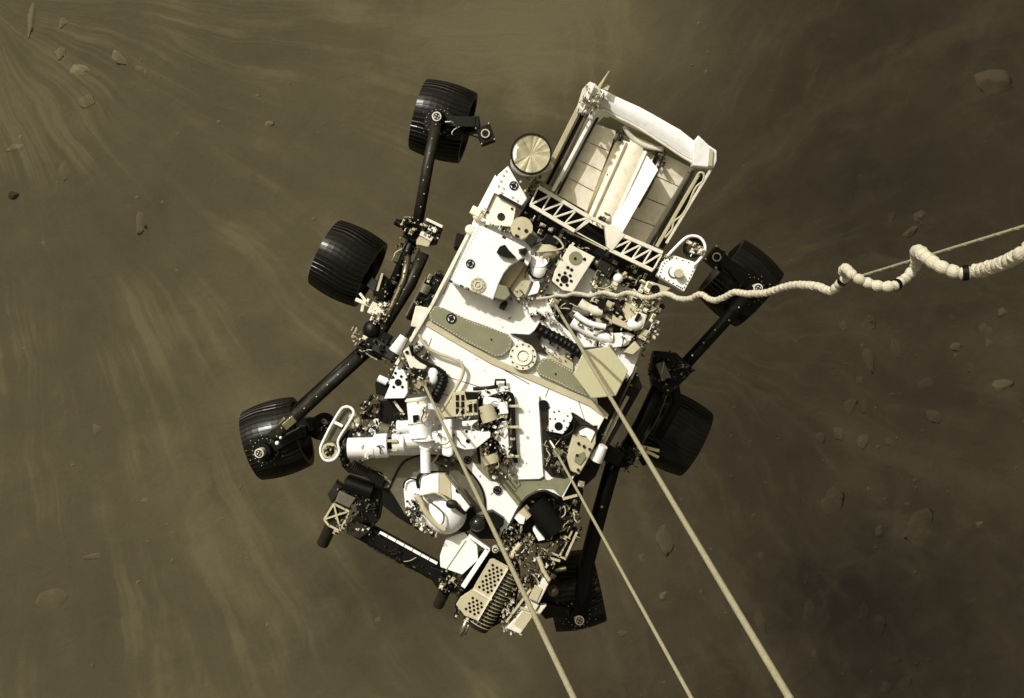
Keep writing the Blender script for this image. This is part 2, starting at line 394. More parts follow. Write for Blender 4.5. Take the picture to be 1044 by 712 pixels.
ROCKS = [
 (1012, 84, 40, 52, 'pale', 60, 'large pale wedge shaped rock, biggest rock near the upper right corner'),
 (940, 219, 15, 19, 'pale', 10, 'pale upright rock just above the coiled white umbilical'),
 (928, 237, 17, 14, 'pale', 40, 'pale lumpy rock touching the umbilical below its taller neighbour'),
 (909, 221, 8, 14, 'mid', -15, 'narrow tan rock left of the pale pair above the umbilical'),
 (82, 72, 27, 13, 'pale', 8, 'long pale flat rock in the upper left dust'),
 (64, 54, 13, 15, 'mid', 0, 'roundish tan rock above the long pale flat rock'),
 (66, 25, 15, 12, 'mid', 30, 'tan rock near the upper left corner beside a pale ridge'),
 (34, 18, 9, 42, 'pale', -8, 'narrow pale ridge of rock standing at the upper left corner'),
 (121, 59, 22, 12, 'pale', -25, 'slanting pale rock where the horizontal dust streaks begin'),
 (143, 71, 14, 7, 'mid', -10, 'flat tan rock at the right end of the slanting pale rock'),
 (14, 199, 13, 11, 'dark', 0, 'dark rock at the left edge, the darkest on the sand'),
 (18, 150, 22, 9, 'mid', 12, 'flat tan rock at the left edge above the dark one'),
 (64, 173, 18, 24, 'dim', 0, 'broad buried rock right of the dark left edge rock'),
 (88, 103, 22, 13, 'dim', -20, 'low buried rock below the long pale flat rock'),
 (273, 126, 9, 8, 'pale', 0, 'small pale rock alone between the streaks and the rear left wheel'),
 (223, 124, 6, 5, 'pale', 0, 'tiny bright rock left of the lone small pale rock'),
 (143, 226, 13, 26, 'mid', 5, 'tall narrow buried rock on the streaked sand left of the middle wheel'),
 (44, 249, 7, 7, 'mid', 0, 'small round rock low on the left sand'),
 (148, 231, 5, 5, 'dark', 0, 'small dark stone against the tall narrow buried rock'),
 (180, 276, 6, 6, 'mid', 0, 'small stone on the sand directly left of the middle wheel'),
 (98, 438, 13, 10, 'mid', 20, 'tan rock on the streaked sand far left of the front wheel'),
 (148, 511, 8, 8, 'mid', 0, 'small round rock below left of the front left wheel'),
 (94, 567, 30, 7, 'mid', 5, 'thin level sliver of rock in the lower left sand'),
 (52, 611, 34, 26, 'dim', 0, 'broad faint slab under dust near the lower left corner'),
 (386, 634, 9, 9, 'mid', 30, 'small square rock below the dark robot arm'),
 (897, 544, 13, 13, 'pale', 0, 'round pale boulder in the lower right, left of a broad slab'),
 (926, 515, 9, 8, 'mid', 0, 'small round rock above the broad slab in the lower right'),
 (933, 490, 6, 6, 'mid', 0, 'tiny round rock above two others in the lower right'),
 (999, 537, 12, 14, 'pale', 20, 'pale pointed rock nearest the right edge, right of the broad slab'),
 (936, 541, 38, 44, 'dim', 10, 'broad cracked slab in the lower right, widest rock there'),
 (849, 514, 26, 31, 'dim', -15, 'wide faint slab left of the round pale boulder'),
 (676, 607, 12, 12, 'pale', 0, 'round pale rock between the two right hand bridle cables'),
 (678, 547, 17, 34, 'mid', 8, 'tall pale slab between the bridle cables below the middle right wheel'),
 (655, 569, 9, 14, 'mid', 30, 'small slanted rock at the lower left of the tall slab between cables'),
 (777, 566, 7, 11, 'mid', 0, 'small upright rock right of the rightmost bridle cable'),
 (775, 635, 13, 30, 'mid', 5, 'tall curved rock touching the rightmost bridle cable'),
 (825, 626, 15, 34, 'mid', -5, 'tall lens shaped rock right of the rightmost bridle cable'),
 (881, 627, 13, 30, 'dim', -20, 'faint leaning rock beside the dark patch'),
 (897, 638, 17, 24, 'dim', -30, 'faint oval rock on the edge of the dark patch'),
 (831, 666, 8, 12, 'mid', 0, 'small upright rock below the tall lens shaped rock'),
 (859, 687, 6, 6, 'mid', 0, 'small round stone near the bottom edge by the dark patch'),
 (922, 699, 16, 21, 'mid', 10, 'oval rock at the bottom edge, right one of a pair'),
 (903, 703, 19, 15, 'mid', 35, 'sloping rock at the bottom edge, left one of a pair'),
 (910, 674, 15, 7, 'dim', 15, 'low sliver of rock above the bottom edge pair'),
 (635, 645, 11, 7, 'mid', 10, 'flat rock just right of the front right wheel'),
 (855, 441, 14, 19, 'mid', 0, 'middle rounded rock in the row right of the middle right wheel'),
 (836, 445, 12, 14, 'mid', 0, 'left rounded rock in the row right of the middle right wheel'),
 (881, 449, 13, 22, 'mid', -20, 'leaning rock at the right of the row beyond the middle right wheel'),
 (908, 450, 15, 12, 'dim', 0, 'faint low rock at the right end of the row of rounded rocks'),
 (1024, 319, 12, 12, 'pale', 0, 'pale round rock at the right edge below the umbilical'),
 (975, 353, 14, 11, 'pale', 20, 'pale oval rock right of centre in the scatter below the umbilical'),
 (971, 323, 10, 7, 'mid', -20, 'small oval rock above the pale oval rock below the umbilical'),
 (1005, 336, 17, 12, 'mid', 0, 'wide lumpy rock left of the pale round rock at right edge'),
 (1010, 350, 12, 9, 'mid', 0, 'low rock tucked under the wide lumpy rock'),
 (860, 332, 9, 13, 'mid', 0, 'small upright rock below the umbilical dark band'),
 (885, 330, 20, 20, 'dim', 0, 'broad faint rock below the first loop of the umbilical'),
 (913, 354, 16, 22, 'dim', 0, 'upright faint block in the middle of the right hand rocks'),
 (886, 366, 13, 30, 'mid', 12, 'tall thin rock leaning right, left of the faint block'),
 (877, 388, 11, 13, 'mid', 0, 'stub of rock at the foot of the tall thin leaning rock'),
 (946, 393, 19, 17, 'dim', 0, 'squarish faint rock left of the flat topped wedge'),
 (1021, 394, 25, 16, 'pale', 5, 'flat topped wedge rock at the right edge below mid height'),
 (867, 414, 13, 19, 'mid', -15, 'egg shaped rock above the row of rounded rocks'),
 (882, 414, 8, 18, 'dim', 0, 'thin upright rock beside the egg shaped rock'),
 (954, 424, 18, 17, 'mid', 20, 'angular rock below the squarish faint rock'),
 (910, 402, 5, 4, 'pale', 0, 'tiny bright pebble right of the stub rock'),
 (991, 375, 8, 11, 'dim', 0, 'small faint rock left of the flat topped wedge'),
]
for (x, y, w, h, kd, rt, lab) in ROCKS:
    rock(x, y, w, h, kd, rt, label=lab, flat={'dim': 0.06, 'mid': 0.13, 'pale': 0.26, 'dark': 0.5}[kd], sub=3)
for i in range(215):
    if i < 150: x = random.uniform(640, 1055); y = random.uniform(20, 715)
    else: x = random.uniform(-10, 330); y = random.uniform(0, 715)
    if y < 240 and x > 640 and random.random() < 0.6: y += 300
    s = random.choice((1.6, 2.2, 3.0, 3.8, 5.0))
    rock(x, y, s * random.uniform(0.8, 1.3), s, random.choice(('mid', 'mid', 'pale', 'dim')), random.uniform(0, 180),
         label='tiny loose pebble, only a few pixels wide, scattered on the dusty sand', group='pebbles strewn over the sand', sub=2, flat=0.3)

# ================================================================== ROVER
rover = bpy.data.objects.new('rover', None); COL.objects.link(rover)
rover.location = P(522, 370, -1.1); rover.location.z = -1.1
ORIG['rover'] = Vector(rover.location)
tagp(rover, 'white six wheeled planetary rover with black wheels hanging from cables above the sand', 'rover')
PATTERN = {'perforation', 'screw', 'panel_seam', 'rivet_row', 'marker_ring', 'shade_patch', 'cable_clip', 'seam_seal'}
def depth(o):
    d = 0
    while o.parent: o = o.parent; d += 1
    return d
def part(name, material, b, parent=rover, bevel=0.0, label=None, split=True):
    while depth(parent) >= 2: parent = parent.parent
    if split and name not in PATTERN and b.v:
        ps = b.pieces()
        if 1 < len(ps) <= 40:
            o = None
            for p_ in ps:
                q = p_.build(name, material, parent, bevel)
                if label: q['label'] = label
                o = o or q
            return o
    o = b.build(name, material, parent, bevel)
    if label: o['label'] = label
    return o

# ---- body and deck
DECK = [(505,178),(528,222),(560,250),(620,284),(662,303),(668,335),(655,352),(645,380),(628,405),(619,421),(574,508),(565,503),(555,500),(543,504),(529.5,516.5),(517,541),(500,545),(478,520),(430,505),(397,498),(367,480),(372,440),(392,400),(405,372),(428,325),(440,310),(478,238),(487,212)]
b = MB(); b.prism([(500,200),(528,228),(665,300),(660,340),(640,375),(612,415),(572,498),(520,520),(470,530),(405,492),(380,470),(400,400),(432,340),(480,250)], -0.05, -0.50)
body = part('chassis', 'dark', b, bevel=0.01)
b = MB(); b.prism(DECK, 0.0, -0.045); deck = part('deck', 'white', b, bevel=0.004)
# deck screws
b = MB()
for _ in range(110):
    x = random.uniform(400, 610); y = random.uniform(320, 500)
    if inside(x, y, DECK):
        b = MB(); b.disc(x, y, 0.004, random.choice((0.5, 0.8)), 0.004, 8); part('screw', random.choice(('grey', 'tan')), b, deck)
# shade on the front of the deck, painted as olive patches
b = MB()
b.prism(K5([(235,465),(330,430),(600,430),(640,480),(480,470),(400,600),(360,590),(230,500)]), 0.004, -0.001)
b.prism(K6([(430,560),(560,556),(580,540),(600,560),(700,520),(720,560),(672,645),(630,605),(560,600),(490,640),(445,690),(350,570),(300,560),(240,500),(200,440),(240,400),(280,440)]), 0.004, -0.001)
part('shade_patch', 'olive', b, deck, label='grey green patch of painted shade at the front of the deck')
# round recessed line around the camera dome; shading of the floor inside painted grey
b = MB(); arc = spline([P(*F7(x, y), 0.01) for x, y in ((60,330),(130,180),(200,90),(330,40),(480,42),(620,70),(740,150),(850,280),(900,400),(910,520))], 8)
b.tube(arc, 0.006, 6); part('seam_seal', 'black', b, deck)
b = MB(); b.slab([p + Vector((0,0,-0.004)) for p in arc] + [P(*F7(700,600),0.006), P(*F7(200,560),0.006)], 0.006); part('shade_patch', 'grey', b, deck)
# rear-side rim with angular lip
def rivets(b, a, c, n, rpx, z):
    for i in range(n):
        t = i / (n - 1); b.disc(a[0] + (c[0] - a[0]) * t, a[1] + (c[1] - a[1]) * t, z, rpx, 0.005, 8)
b = MB()
for line in ([(470,258),(452,300)],[(408,380),(470,410),(520,396)],[(436,332),(470,352),(540,392)],[(560,395),(556,405)],[(500,505),(520,485),(560,490)],[(590,410),(600,440)],[(440,345),(430,372)],[(455,384),(500,398)],[(528,398),(523,470)],[(552,410),(556,480)]):
    b.tube([P(x, y, 0.001) for x, y in line], 0.0022, 5)
part('panel_seam', 'grey', b, deck, split=False)
# ---- fiducials
def fiducial(px, py, z, r, parent, base=True):
    if base:
        b = MB(); b.disc(px, py, z + 0.003, r * 0.98, 0.004, 24); w = part('marker_disc', 'white', b, parent)
    b = MB(); b.ringp(px, py, z + 0.007, r, r * 0.27, 0.006)
    k = (CH - z) / FPX; c = P(px, py, z + 0.004)
    b.box(c, (r * 1.5 * k, r * 0.22 * k, 0.005)); b.box(c + Vector((0, 0, 0.0015)), (r * 0.22 * k, r * 1.5 * k, 0.005))
    b.ringp(px, py, z + 0.0065, r * 0.5, r * 0.2, 0.005)
    part('marker_ring', 'black', b, parent)

# ---- olive belt pads
b = MB()
pa = [(437,318),(443,312),(452,314),(475,325),(500,334),(518,341),(522.5,347),(521,356),(513,363),(506,364),(475,349),(438,326)]
pb_ = [(546,376),(549,370),(554,365.5),(562,366),(585,378),(592,388),(603,406),(598,404),(579,396),(549,382)]
b.prism(pa, 0.030, 0.001); b.prism(pb_, 0.030, 0.001)
belt = part('heat_pad', 'olive', b, bevel=0.003)
b = MB()
for poly in (pa, pb_):
    cx = sum(p[0] for p in poly) / len(poly); cy = sum(p[1] for p in poly) / len(poly)
    for i in range(len(poly)):
        p, q = poly[i], poly[(i + 1) % len(poly)]; d = math.dist(p, q); n = max(1, int(d / 3.2))
        for k in range(n):
            x = p[0] + (q[0] - p[0]) * k / n; y = p[1] + (q[1] - p[1]) * k / n
            dd = math.dist((x, y), (cx, cy)); x += (cx - x) / dd * 2.0; y += (cy - y) / dd * 2.0
            b.disc(x, y, 0.033, 0.55, 0.004, 8)
part('rivet_row', 'offwhite', b, belt)
fiducial(460, 324.7, 0.030, 5.2, belt)
b = MB(); b.disc(501, 346.5, 0.034, 1.0); b.disc(566.5, 381.5, 0.034, 1.0); part('vent_hole', 'black', b, belt)
# shadowed raised rail in front of the belt
b = MB(); b.prism([(430,330),(437,327),(505,366),(548,384),(603,408),(622,420),(619,428),(600,414),(545,390),(500,371)], 0.012, 0.001); part('stiffener', 'tan', b, deck, bevel=0.004)
# round flange between pads
b = MB(); b.disc(533, 363.5, 0.045, 14, 0.043, 28); fl = part('flange', 'offwhite', b, bevel=0.004)
b = MB(); b.ringp(533.5, 363.5, 0.056, 9.2, 3.2, 0.012, 28); b.disc(533.5, 363.5, 0.052, 4.5, 0.01, 20); part('flange_ring', 'panel', b, fl, bevel=0.002)
b = MB()
for i in range(12):
    a = i * math.pi / 6; b.disc(533 + 12 * math.cos(a), 363.5 + 12 * math.sin(a), 0.049, 0.9, 0.006, 8)
for i in range(14):
    a = i * math.pi / 7; b.disc(533.5 + 5.6 * math.cos(a), 363.5 + 5.6 * math.sin(a), 0.058, 0.4, 0.006, 6)
part('bolt', 'black', b, fl)
b = MB(); b.disc(487, 291, 0.2, 1, 0.01)

# ---- large white avionics cover on the rear left of the deck
EB = K2([(405,192),(440,195),(535,240),(650,300),(660,340),(625,350),(568,385),(540,420),(515,470),(488,548),(280,462)])
b = MB(); b.prism(EB, 0.165, 0.001); ebox = part('equipment_cover', 'white', b, bevel=0.006)
fiducial(479.5, 269.0, 0.165, 4.6, ebox)
b = MB(); b.disc(487.5, 291, 0.172, 8.2, 0.008, 10); f2 = part('port_plate', 'tan', b, ebox)
b = MB(); b.ringp(487.5, 291, 0.178, 4.4, 1.1, 0.008); b.disc(487.5, 291, 0.180, 1.4, 0.01, 12); part('port_ring', 'offwhite', b, f2)
b = MB()
for i in range(10):
    a = i * math.pi / 5; b.disc(487.5 + 6.3 * math.cos(a), 291 + 6.3 * math.sin(a), 0.175, 0.55, 0.005, 6)
part('bolt', 'grey', b, f2)
b = MB(); b.prism(K2([(503,318),(520,290),(545,282),(565,310),(600,345),(560,345),(520,335)]), 0.21, 0.166)
b.prism(K2([(610,318),(640,298),(655,310),(640,335)]), 0.22, 0.166)
b.prism(K2([(520,570),(545,550),(560,565),(540,600),(515,590)]), 0.10, 0.001); part('camera_head', 'black', b, bevel=0.003)
b = MB(); b.prism(K2([(475,500),(495,468),(555,485),(572,525),(545,552),(520,548),(470,530)]), 0.16, 0.02); part('equipment_box', 'olive', b, bevel=0.005)
b = MB(); b.prism(K2([(540,350),(560,345),(650,370),(560,500),(520,470),(565,385)]), 0.08, 0.001); part('equipment_box', 'tan', b, bevel=0.004)  # tan block puts the cover's shade zone into its colour
b = MB(); b.prism(K2([(640,330),(668,310),(672,350),(655,385),(640,370)]), 0.17, 0.02); part('equipment_box', 'white', b, bevel=0.003)
b = MB(); 
for x, y in ((282,460),(335,484),(365,497),(405,513),(540,248)): b.box(P(*K2(x, y), 0.160), (0.022, 0.014, 0.014))
part('latch', 'dark', b, ebox)
b = MB(); rivets(b, K2(285,455), K2(415,205), 20, 0.5, 0.169); rivets(b, K2(300,472), K2(485,545), 16, 0.5, 0.169); part('rivet_row', 'tan', b, ebox)
# deck edge rail
b = MB(); b.bar(P(479,236,0.02), P(440,312,0.02), 0.02, 0.03); b.bar(P(440,312,0.02), P(404,372,0.02), 0.02, 0.03); part('edge_rail', 'offwhite', b, deck, bevel=0.003)

# ---- clutter helper: small fittings inside an outline
def clutter(poly, n, z0, z1, smin, smax, pal, parent=rover, seed=0, names=None, cables=0):
    rnd = random.Random(seed); names = names or {}; n = int(n * 0.95); big_n = n // 4; smin *= 1.1; smax *= 1.15
    mbs = {}
    xs = [p[0] for p in poly]; ys = [p[1] for p in poly]; tries = 0; k = 0
    while k < n and tries < n * 30:
        tries += 1
        x = rnd.uniform(min(xs), max(xs)); y = rnd.uniform(min(ys), max(ys))
        if not inside(x, y, poly): continue
        k += 1
        m = rnd.choice(pal); mb = mbs.setdefault(m, MB())
        z = rnd.uniform(z0, z1); s = rnd.uniform(smin, smax) * PX * (1.9 if k <= big_n else 1.0); c = P(x, y, z)
        t = rnd.random(); ang = ROT + rnd.choice((0, math.pi / 2))
        d = Vector((math.cos(ang), math.sin(ang), 0)); zb = z0 - 0.03
        if k <= big_n or t < 0.38:
            w_, h_ = s, s * rnd.uniform(0.35, 0.8); mid = Vector((c.x, c.y, (z + zb) / 2))
            mb.box(mid, (w_, h_, z - zb), ang)
            if k <= big_n:
                tm = mbs.setdefault(rnd.choice(pal), MB()); tm.box(Vector((c.x, c.y, z + 0.004)) + d * w_ * 0.15, (w_ * 0.5, h_ * 0.6, 0.012), ang)
                bl = mbs.setdefault('dark', MB())
                for q_ in (-0.38, 0.38): bl.cyl(Vector((c.x, c.y, z)) + d * w_ * q_, Vector((c.x, c.y, z + 0.004)) + d * w_ * q_, 0.0028, n=8)
        elif t < 0.60:
            mb.cyl(Vector((c.x, c.y, zb)), c, s * 0.34, n=14); mb.cyl(c, c + Vector((0, 0, s * 0.15)), s * 0.2, n=12)
        elif t < 0.86:
            c.z = z0 + s * 0.1; mb.cyl(c - d * s, c + d * s, s * 0.20, n=12); mb.cyl(c + d * s * 0.5, c + d * s * 0.75, s * 0.30, n=12); mb.cyl(c - d * s * 0.9, c - d * s * 0.6, s * 0.27, n=12)
        else: mb.ring(c, Vector((0, 0, 1)), s * 0.28, s * 0.42, z - zb, 16)
    cbs = {'offwhite': MB(), 'dark': MB(), 'tan': MB()}
    for i in range(cables * 2):
        for _t in range(60):
            x = rnd.uniform(min(xs), max(xs)); y = rnd.uniform(min(ys), max(ys))
            if inside(x, y, poly): break
        pts = [(x, y, z0)]; a_ = ROT + rnd.choice((0, 1, 2, 3)) * math.pi / 2
        for _ in range(4):
            st = rnd.uniform(2.0, 5.0); a_ += rnd.uniform(-0.7, 0.7); x2 = x + math.cos(a_) * st; y2 = y - math.sin(a_) * st
            if not inside(x2, y2, poly): break
            x, y = x2, y2; pts.append((x, y, z1 + rnd.uniform(0, 0.01)))
        if len(pts) < 3: continue
        pts.append((x + 1, y + 1, z0))
        cbs[rnd.choice(('offwhite', 'dark', 'dark', 'tan') if pal[0] not in ('black', 'dark') else ('dark', 'dark', 'dark', 'tan'))].tube(spline([P(*p) for p in pts], 5), rnd.uniform(0.0022, 0.0042), 6)
    dn = {'white': 'housing', 'offwhite': 'housing', 'tan': 'bracket', 'olive': 'bracket', 'grey': 'fitting', 'dark': 'connector', 'black': 'connector', 'metal': 'fitting', 'dmetal': 'fitting', 'panel': 'housing', 'gloss': 'lens'}
    for m, mb in mbs.items(): part('small_fittings', m, mb, parent, bevel=0.0012, split=False)['kind'] = 'stuff'
    for m, cb in cbs.items():
        if cb.v: part('cable_bundle', m, cb, parent, split=False)['kind'] = 'stuff'

# ---- rear left plates beside the dish
b = MB(); b.prism(F1([(250,150),(330,80),(370,150),(480,330),(500,370),(450,435),(420,430),(210,320),(140,470),(110,440),(150,320),(200,210)]), 0.10, 0.02)
pl = part('side_plate', 'white', b, bevel=0.005)
fiducial(523.8, 189.3, 0.10, 4.6, pl)
b = MB()
for x, y in ((315,125),(290,165),(268,215),(245,260),(290,280),(275,320),(370,360),(415,390),(480,300),(440,220)): b.disc(*F1(x, y), 0.104, 1.3, 0.005, 12)
part('bolt', 'tan', b, pl)
b = MB(); b.prism(F1([(215,330),(400,435),(385,530),(360,620),(130,600),(150,470)]), 0.075, 0.001); pt = part('side_plate', 'panel', b, bevel=0.004)
b = MB(); b.disc(*F1(268,530), 0.080, 4.2, 0.006, 8); b.disc(*F1(300,640), 0.080, 2.2, 0.006, 10); b.disc(*F1(148,490), 0.08, 1.5); b.disc(*F1(365,460), 0.08, 1.4); part('port', 'dark', b, pt)
b = MB(); b.bar(P(*F1(250,340), 0.09), P(*F1(460,455), 0.09), 0.018, 0.03); part('strap', 'dark', b, pt)
b = MB(); b.disc(*F1(450,630), 0.11, 11.5, 0.108, 14); tk = part('canister', 'tan', b, bevel=0.008)
b = MB(); b.disc(*F1(425,635), 0.115, 1.3); b.disc(*F1(490,655), 0.115, 2.0); part('port', 'dark', b, tk)
b = MB(); b.prism(F2([(305,115),(350,65),(420,110),(370,185)]), 0.14, 0.001); part('camera_head', 'dark', b, bevel=0.004)
b = MB(); b.ball(P(*F9(760,430), 0.03), 0.035, sc=(1, 1, 0.9)); b.ball(P(*F9(690,560), 0.03), 0.032); b.box(P(*F9(740,400), 0.04), (0.06, 0.05, 0.05)); part('housing', 'panel', b, bevel=0.004)

# ---- RTG power unit at the rear
def RZ(px, py, dz=0.0):
    s_ = ((px - 605) * 0.47 - (py - 225) * 0.88) / 125.0
    return P(px, py, 0.06 + 0.24 * s_ + dz)
def R1(x, y, dz=0.0): return RZ(*K1(x, y), dz)
b = MB(); b.slab([R1(x, y, -0.17) for x, y in ((440,170),(560,215),(690,290),(815,380),(700,680),(490,600),(300,490))], 0.03)
gen = part('power_unit', 'olive', b, label='rear power unit framed by white curved band and long rails')
# panel tiles, left and right
def tiles(A, B_, C, D, n, mname, dzl, dzr):
    """A-B upper edge, D-C lower edge (crop px)"""
    mb = MB()
    for i in range(n):
        t0 = (i + 0.02) / n; t1 = (i + 0.98) / n
        l0 = (A[0] + (D[0] - A[0]) * t0, A[1] + (D[1] - A[1]) * t0); l1 = (A[0] + (D[0] - A[0]) * t1, A[1] + (D[1] - A[1]) * t1)
        r0 = (B_[0] + (C[0] - B_[0]) * t0, B_[1] + (C[1] - B_[1]) * t0); r1 = (B_[0] + (C[0] - B_[0]) * t1, B_[1] + (C[1] - B_[1]) * t1)
        mb.slab([R1(*l0, dzl), R1(*r0, dzr), R1(*r1, dzr), R1(*l1, dzl)], 0.012)
    return part('heat_shield_panel', mname, mb, gen, bevel=0.001)
tiles((455,235), (530,262), (420,555), (305,490), 4, 'panel', -0.03, -0.06)
tiles((695,340), (812,400), (655,690), (530,650), 4, 'panel', -0.10, -0.13)
# finned generator core
b = MB(); c0 = R1(612,290,-0.15); c1 = R1(470,600,-0.15)
b.cyl(c1, c0, 0.112, n=28); core = part('generator_core', 'panel', b, gen)
ax = (c0 - c1).normalized(); side = ax.cross(Vector((0, 0, 1))).normalized()
b = MB()
for a in (-62, -30, 30, 62):
    d = side * math.sin(R(a)) + ax.cross(side).normalized() * -math.cos(R(a))
    if d.z < 0: d = -d; 
    q0 = c1 + ax * 0.03 + d * 0.06; q1 = c0 - ax * 0.05 + d * 0.06
    b.bar(c1 + ax * 0.02 + d * 0.118, c0 - ax * 0.04 + d * 0.118, 0.006, 0.04, up=d)
part('cooling_fin', 'panel', b, core)
b = MB(); b.slab([R1(x, y, z) for x, y, z in ((638,350,-0.045),(680,402,0.035),(545,640,0.03),(500,660,-0.03),(488,625,-0.045),(556,505,-0.045),(603,425,-0.045))], 0.012)
part('cooling_fin', 'white', b, core, label='broad bright white sunlit fin')
b = MB()
for i in range(9):
    t = i / 8; b.ball(R1(520 + random.uniform(-12, 12) - 70 * (t - .3), 400 + 130 * (t - .3) + random.uniform(-8, 8), -0.075), 0.006)
    b.ball(R1(590 - 60 * t, 440 + 120 * t, -0.08), 0.005)
part('bolt', 'dark', b, core)
b = MB(); b.tube(spline([R1(x, y, -0.10) for x, y in ((545,265),(510,320),(470,390),(430,450),(400,480),(390,500),(408,525))]), 0.007, 6)
b.tube(spline([R1(x, y, -0.10) for x, y in ((700,350),(680,400),(650,470),(610,540))]), 0.006, 6)
b.tube(spline([R1(x, y, -0.06) for x, y in ((520,300),(545,262),(560,285),(600,315),(640,330),(690,325),(700,350),(680,345))]), 0.012, 8)
part('coolant_line', 'grey', b, gen)
b = MB(); b.tube(spline([R1(x, y, -0.05) for x, y in ((556,245),(590,290),(640,318),(700,330))]), 0.016, 8); part('hoop', 'offwhite', b, gen)
clutter([K1(525,265), K1(575,265), K1(570,295), K1(530,300)], 14, 0.16, 0.2, 1.2, 3, ['dark', 'grey', 'black'], gen, 31)
clutter([K1(665,335), K1(715,330), K1(700,385), K1(675,380)], 14, 0.16, 0.2, 1.2, 3, ['dark', 'grey', 'black'], gen, 32)
clutter([K1(440,570), K1(500,560), K1(500,600), K1(450,600)], 16, 0.05, 0.08, 1.2, 3, ['grey', 'metal', 'dark', 'offwhite'], gen, 33)
# curved top band
up_ = [(455,98),(510,128),(560,152),(610,174),(660,201),(710,230),(760,258),(800,290),(835,318)]
lo_ = [(440,160),(480,190),(530,220),(575,242),(620,268),(665,298),(712,330),(755,358),(808,388)]
b = MB()
n = len(up_); rows = []
lo_ = [(l[0] + (u[0] - l[0]) * 0.2, l[1] + (u[1] - l[1]) * 0.2) for l, u in zip(lo_, up_)]
for (ux, uy), (lx, ly) in zip(up_, lo_):
    row = []
    for j in range(7):
        t = j / 6; bulge = 0.010 * math.sin(math.pi * t)
        row.append(R1(ux + (lx - ux) * t, uy + (ly - uy) * t, 0.0 + bulge))
    row += [row[-1] + Vector((0, 0, -0.05)), row[0] + Vector((0, 0, -0.05))]
    rows.append(row)
m_ = len(rows[0]); vs_ = [v for r_ in rows for v in r_]
fs = [[i * m_ + j, i * m_ + (j + 1) % m_, (i + 1) * m_ + (j + 1) % m_, (i + 1) * m_ + j] for i in range(n - 1) for j in range(m_)]
fs += [list(range(m_))[::-1], [(n - 1) * m_ + j for j in range(m_)]]
b.add(vs_, fs, False); part('curved_band', 'white', b, gen)
b = MB(); b.tube(spline([R1(x - 4, y + 6, 0.0) for x, y in lo_[1:]]), 0.009, 6); part('coolant_line', 'offwhite', b, gen)
# rails
def rail(pts, w, h, m, dz=0.0, name='side_rail'):
    mb = MB(); mb.bar(R1(*pts[0], dz), R1(*pts[1], dz), w, h); return part(name, m, mb, gen, bevel=0.003)
rail(((400,165),(262,440)), 0.03, 0.05, 'tan', 0.0); rail(((415,185),(278,455)), 0.02, 0.05, 'black', -0.02)
rail(((428,190),(290,462)), 0.014, 0.05, 'grey', 0.0); rail(((447,205),(300,478)), 0.020, 0.05, 'white', 0.01); rail(((460,215),(318,488)), 0.014, 0.10, 'dark', -0.03)
rail(((793,415),(640,672)), 0.022, 0.10, 'grey', -0.03); rail(((808,405),(652,680)), 0.016, 0.05, 'dark', 0.0)
rail(((826,420),(675,680)), 0.02, 0.05, 'tan', 0.0); rail(((846,420),(690,685)), 0.03, 0.05, 'dark', -0.03); rail(((872,400),(710,668)), 0.016, 0.05, 'offwhite', 0.0)
b = MB(); b.tube(spline([R1(x, y, 0.02) for x, y in ((820,440),(828,415),(845,418),(842,445),(815,470),(790,530),(765,570),(738,590),(730,620),(705,650))]), 0.007, 8); part('coolant_line', 'tan', b, gen)
# corner fittings
b = MB(); b.slab([R1(x, y, 0.04) for x, y in ((805,330),(812,300),(826,277),(862,312),(893,333),(893,370),(882,396),(806,388))], 0.09); part('corner_fitting', 'white', b, gen, bevel=0.006)
b = MB(); b.slab([R1(x, y, 0.055) for x, y in ((868,325),(880,330),(876,390),(862,388))], 0.02); part('clamp', 'tan', b, gen)
b = MB(); b.slab([R1(x, y, 0.04) for x, y in ((405,110),(432,82),(452,90),(470,110),(500,150),(450,165),(432,200),(385,195),(390,160))], 0.08); part('corner_fitting', 'offwhite', b, gen, bevel=0.006)
b = MB(); b.bar(R1(445,92,0.07), R1(402,185,0.07), 0.025, 0.03); b.bar(R1(455,170,0.07), R1(435,215,0.05), 0.03, 0.03); part('clamp', 'white', b, gen, bevel=0.003)
b = MB(); b.cyl(R1(468,105,0.06), R1(503,45,0.09), 0.014, 0.003, 10); b.bar(R1(480,100,0.05), R1(500,108,0.05), 0.03, 0.02); part('spike', 'tan', b, gen)
clutter([K1(400,110), K1(430,90), K1(500,140), K1(440,200), K1(390,190)], 26, 0.36, 0.41, 1.0, 2.6, ['offwhite', 'tan', 'metal', 'grey'], gen, 34)
# truss
UP = [(549,191),(575,207),(600,222),(634,240),(675,258)]; LO = [(540.5,209),(563,223),(585,235.5),(622,256),(665,276)]
def lerpl(L_, t):
    d = [0]
    for i in range(len(L_) - 1): d.append(d[-1] + math.dist(L_[i], L_[i + 1]))
    s_ = t * d[-1]
    for i in range(len(L_) - 1):
        if s_ <= d[i + 1] + 1e-9:
            k = (s_ - d[i]) / (d[i + 1] - d[i]); return (L_[i][0] + (L_[i + 1][0] - L_[i][0]) * k, L_[i][1] + (L_[i + 1][1] - L_[i][1]) * k)
b = MB(); Z = 0.10
def truss(b, U0, U1, L0, L1, n):
    mixp = lambda p, q, t: (p[0] + (q[0] - p[0]) * t, p[1] + (q[1] - p[1]) * t)
    b.bar(P(*U0, Z), P(*U1, Z), 0.022, 0.024); b.bar(P(*L0, Z), P(*L1, Z), 0.022, 0.022)
    for i in range(n + 1):
        u_ = mixp(U0, U1, i / n); l_ = mixp(L0, L1, i / n); b.bar(P(*u_, Z), P(*l_, Z), 0.010, 0.012)
        if i < n: b.bar(P(*l_, Z + 0.002), P(*mixp(U0, U1, (i + 1) / n), Z + 0.002), 0.012, 0.012)
truss(b, (549,191), (601,222), (540.5,209), (586,236), 4)
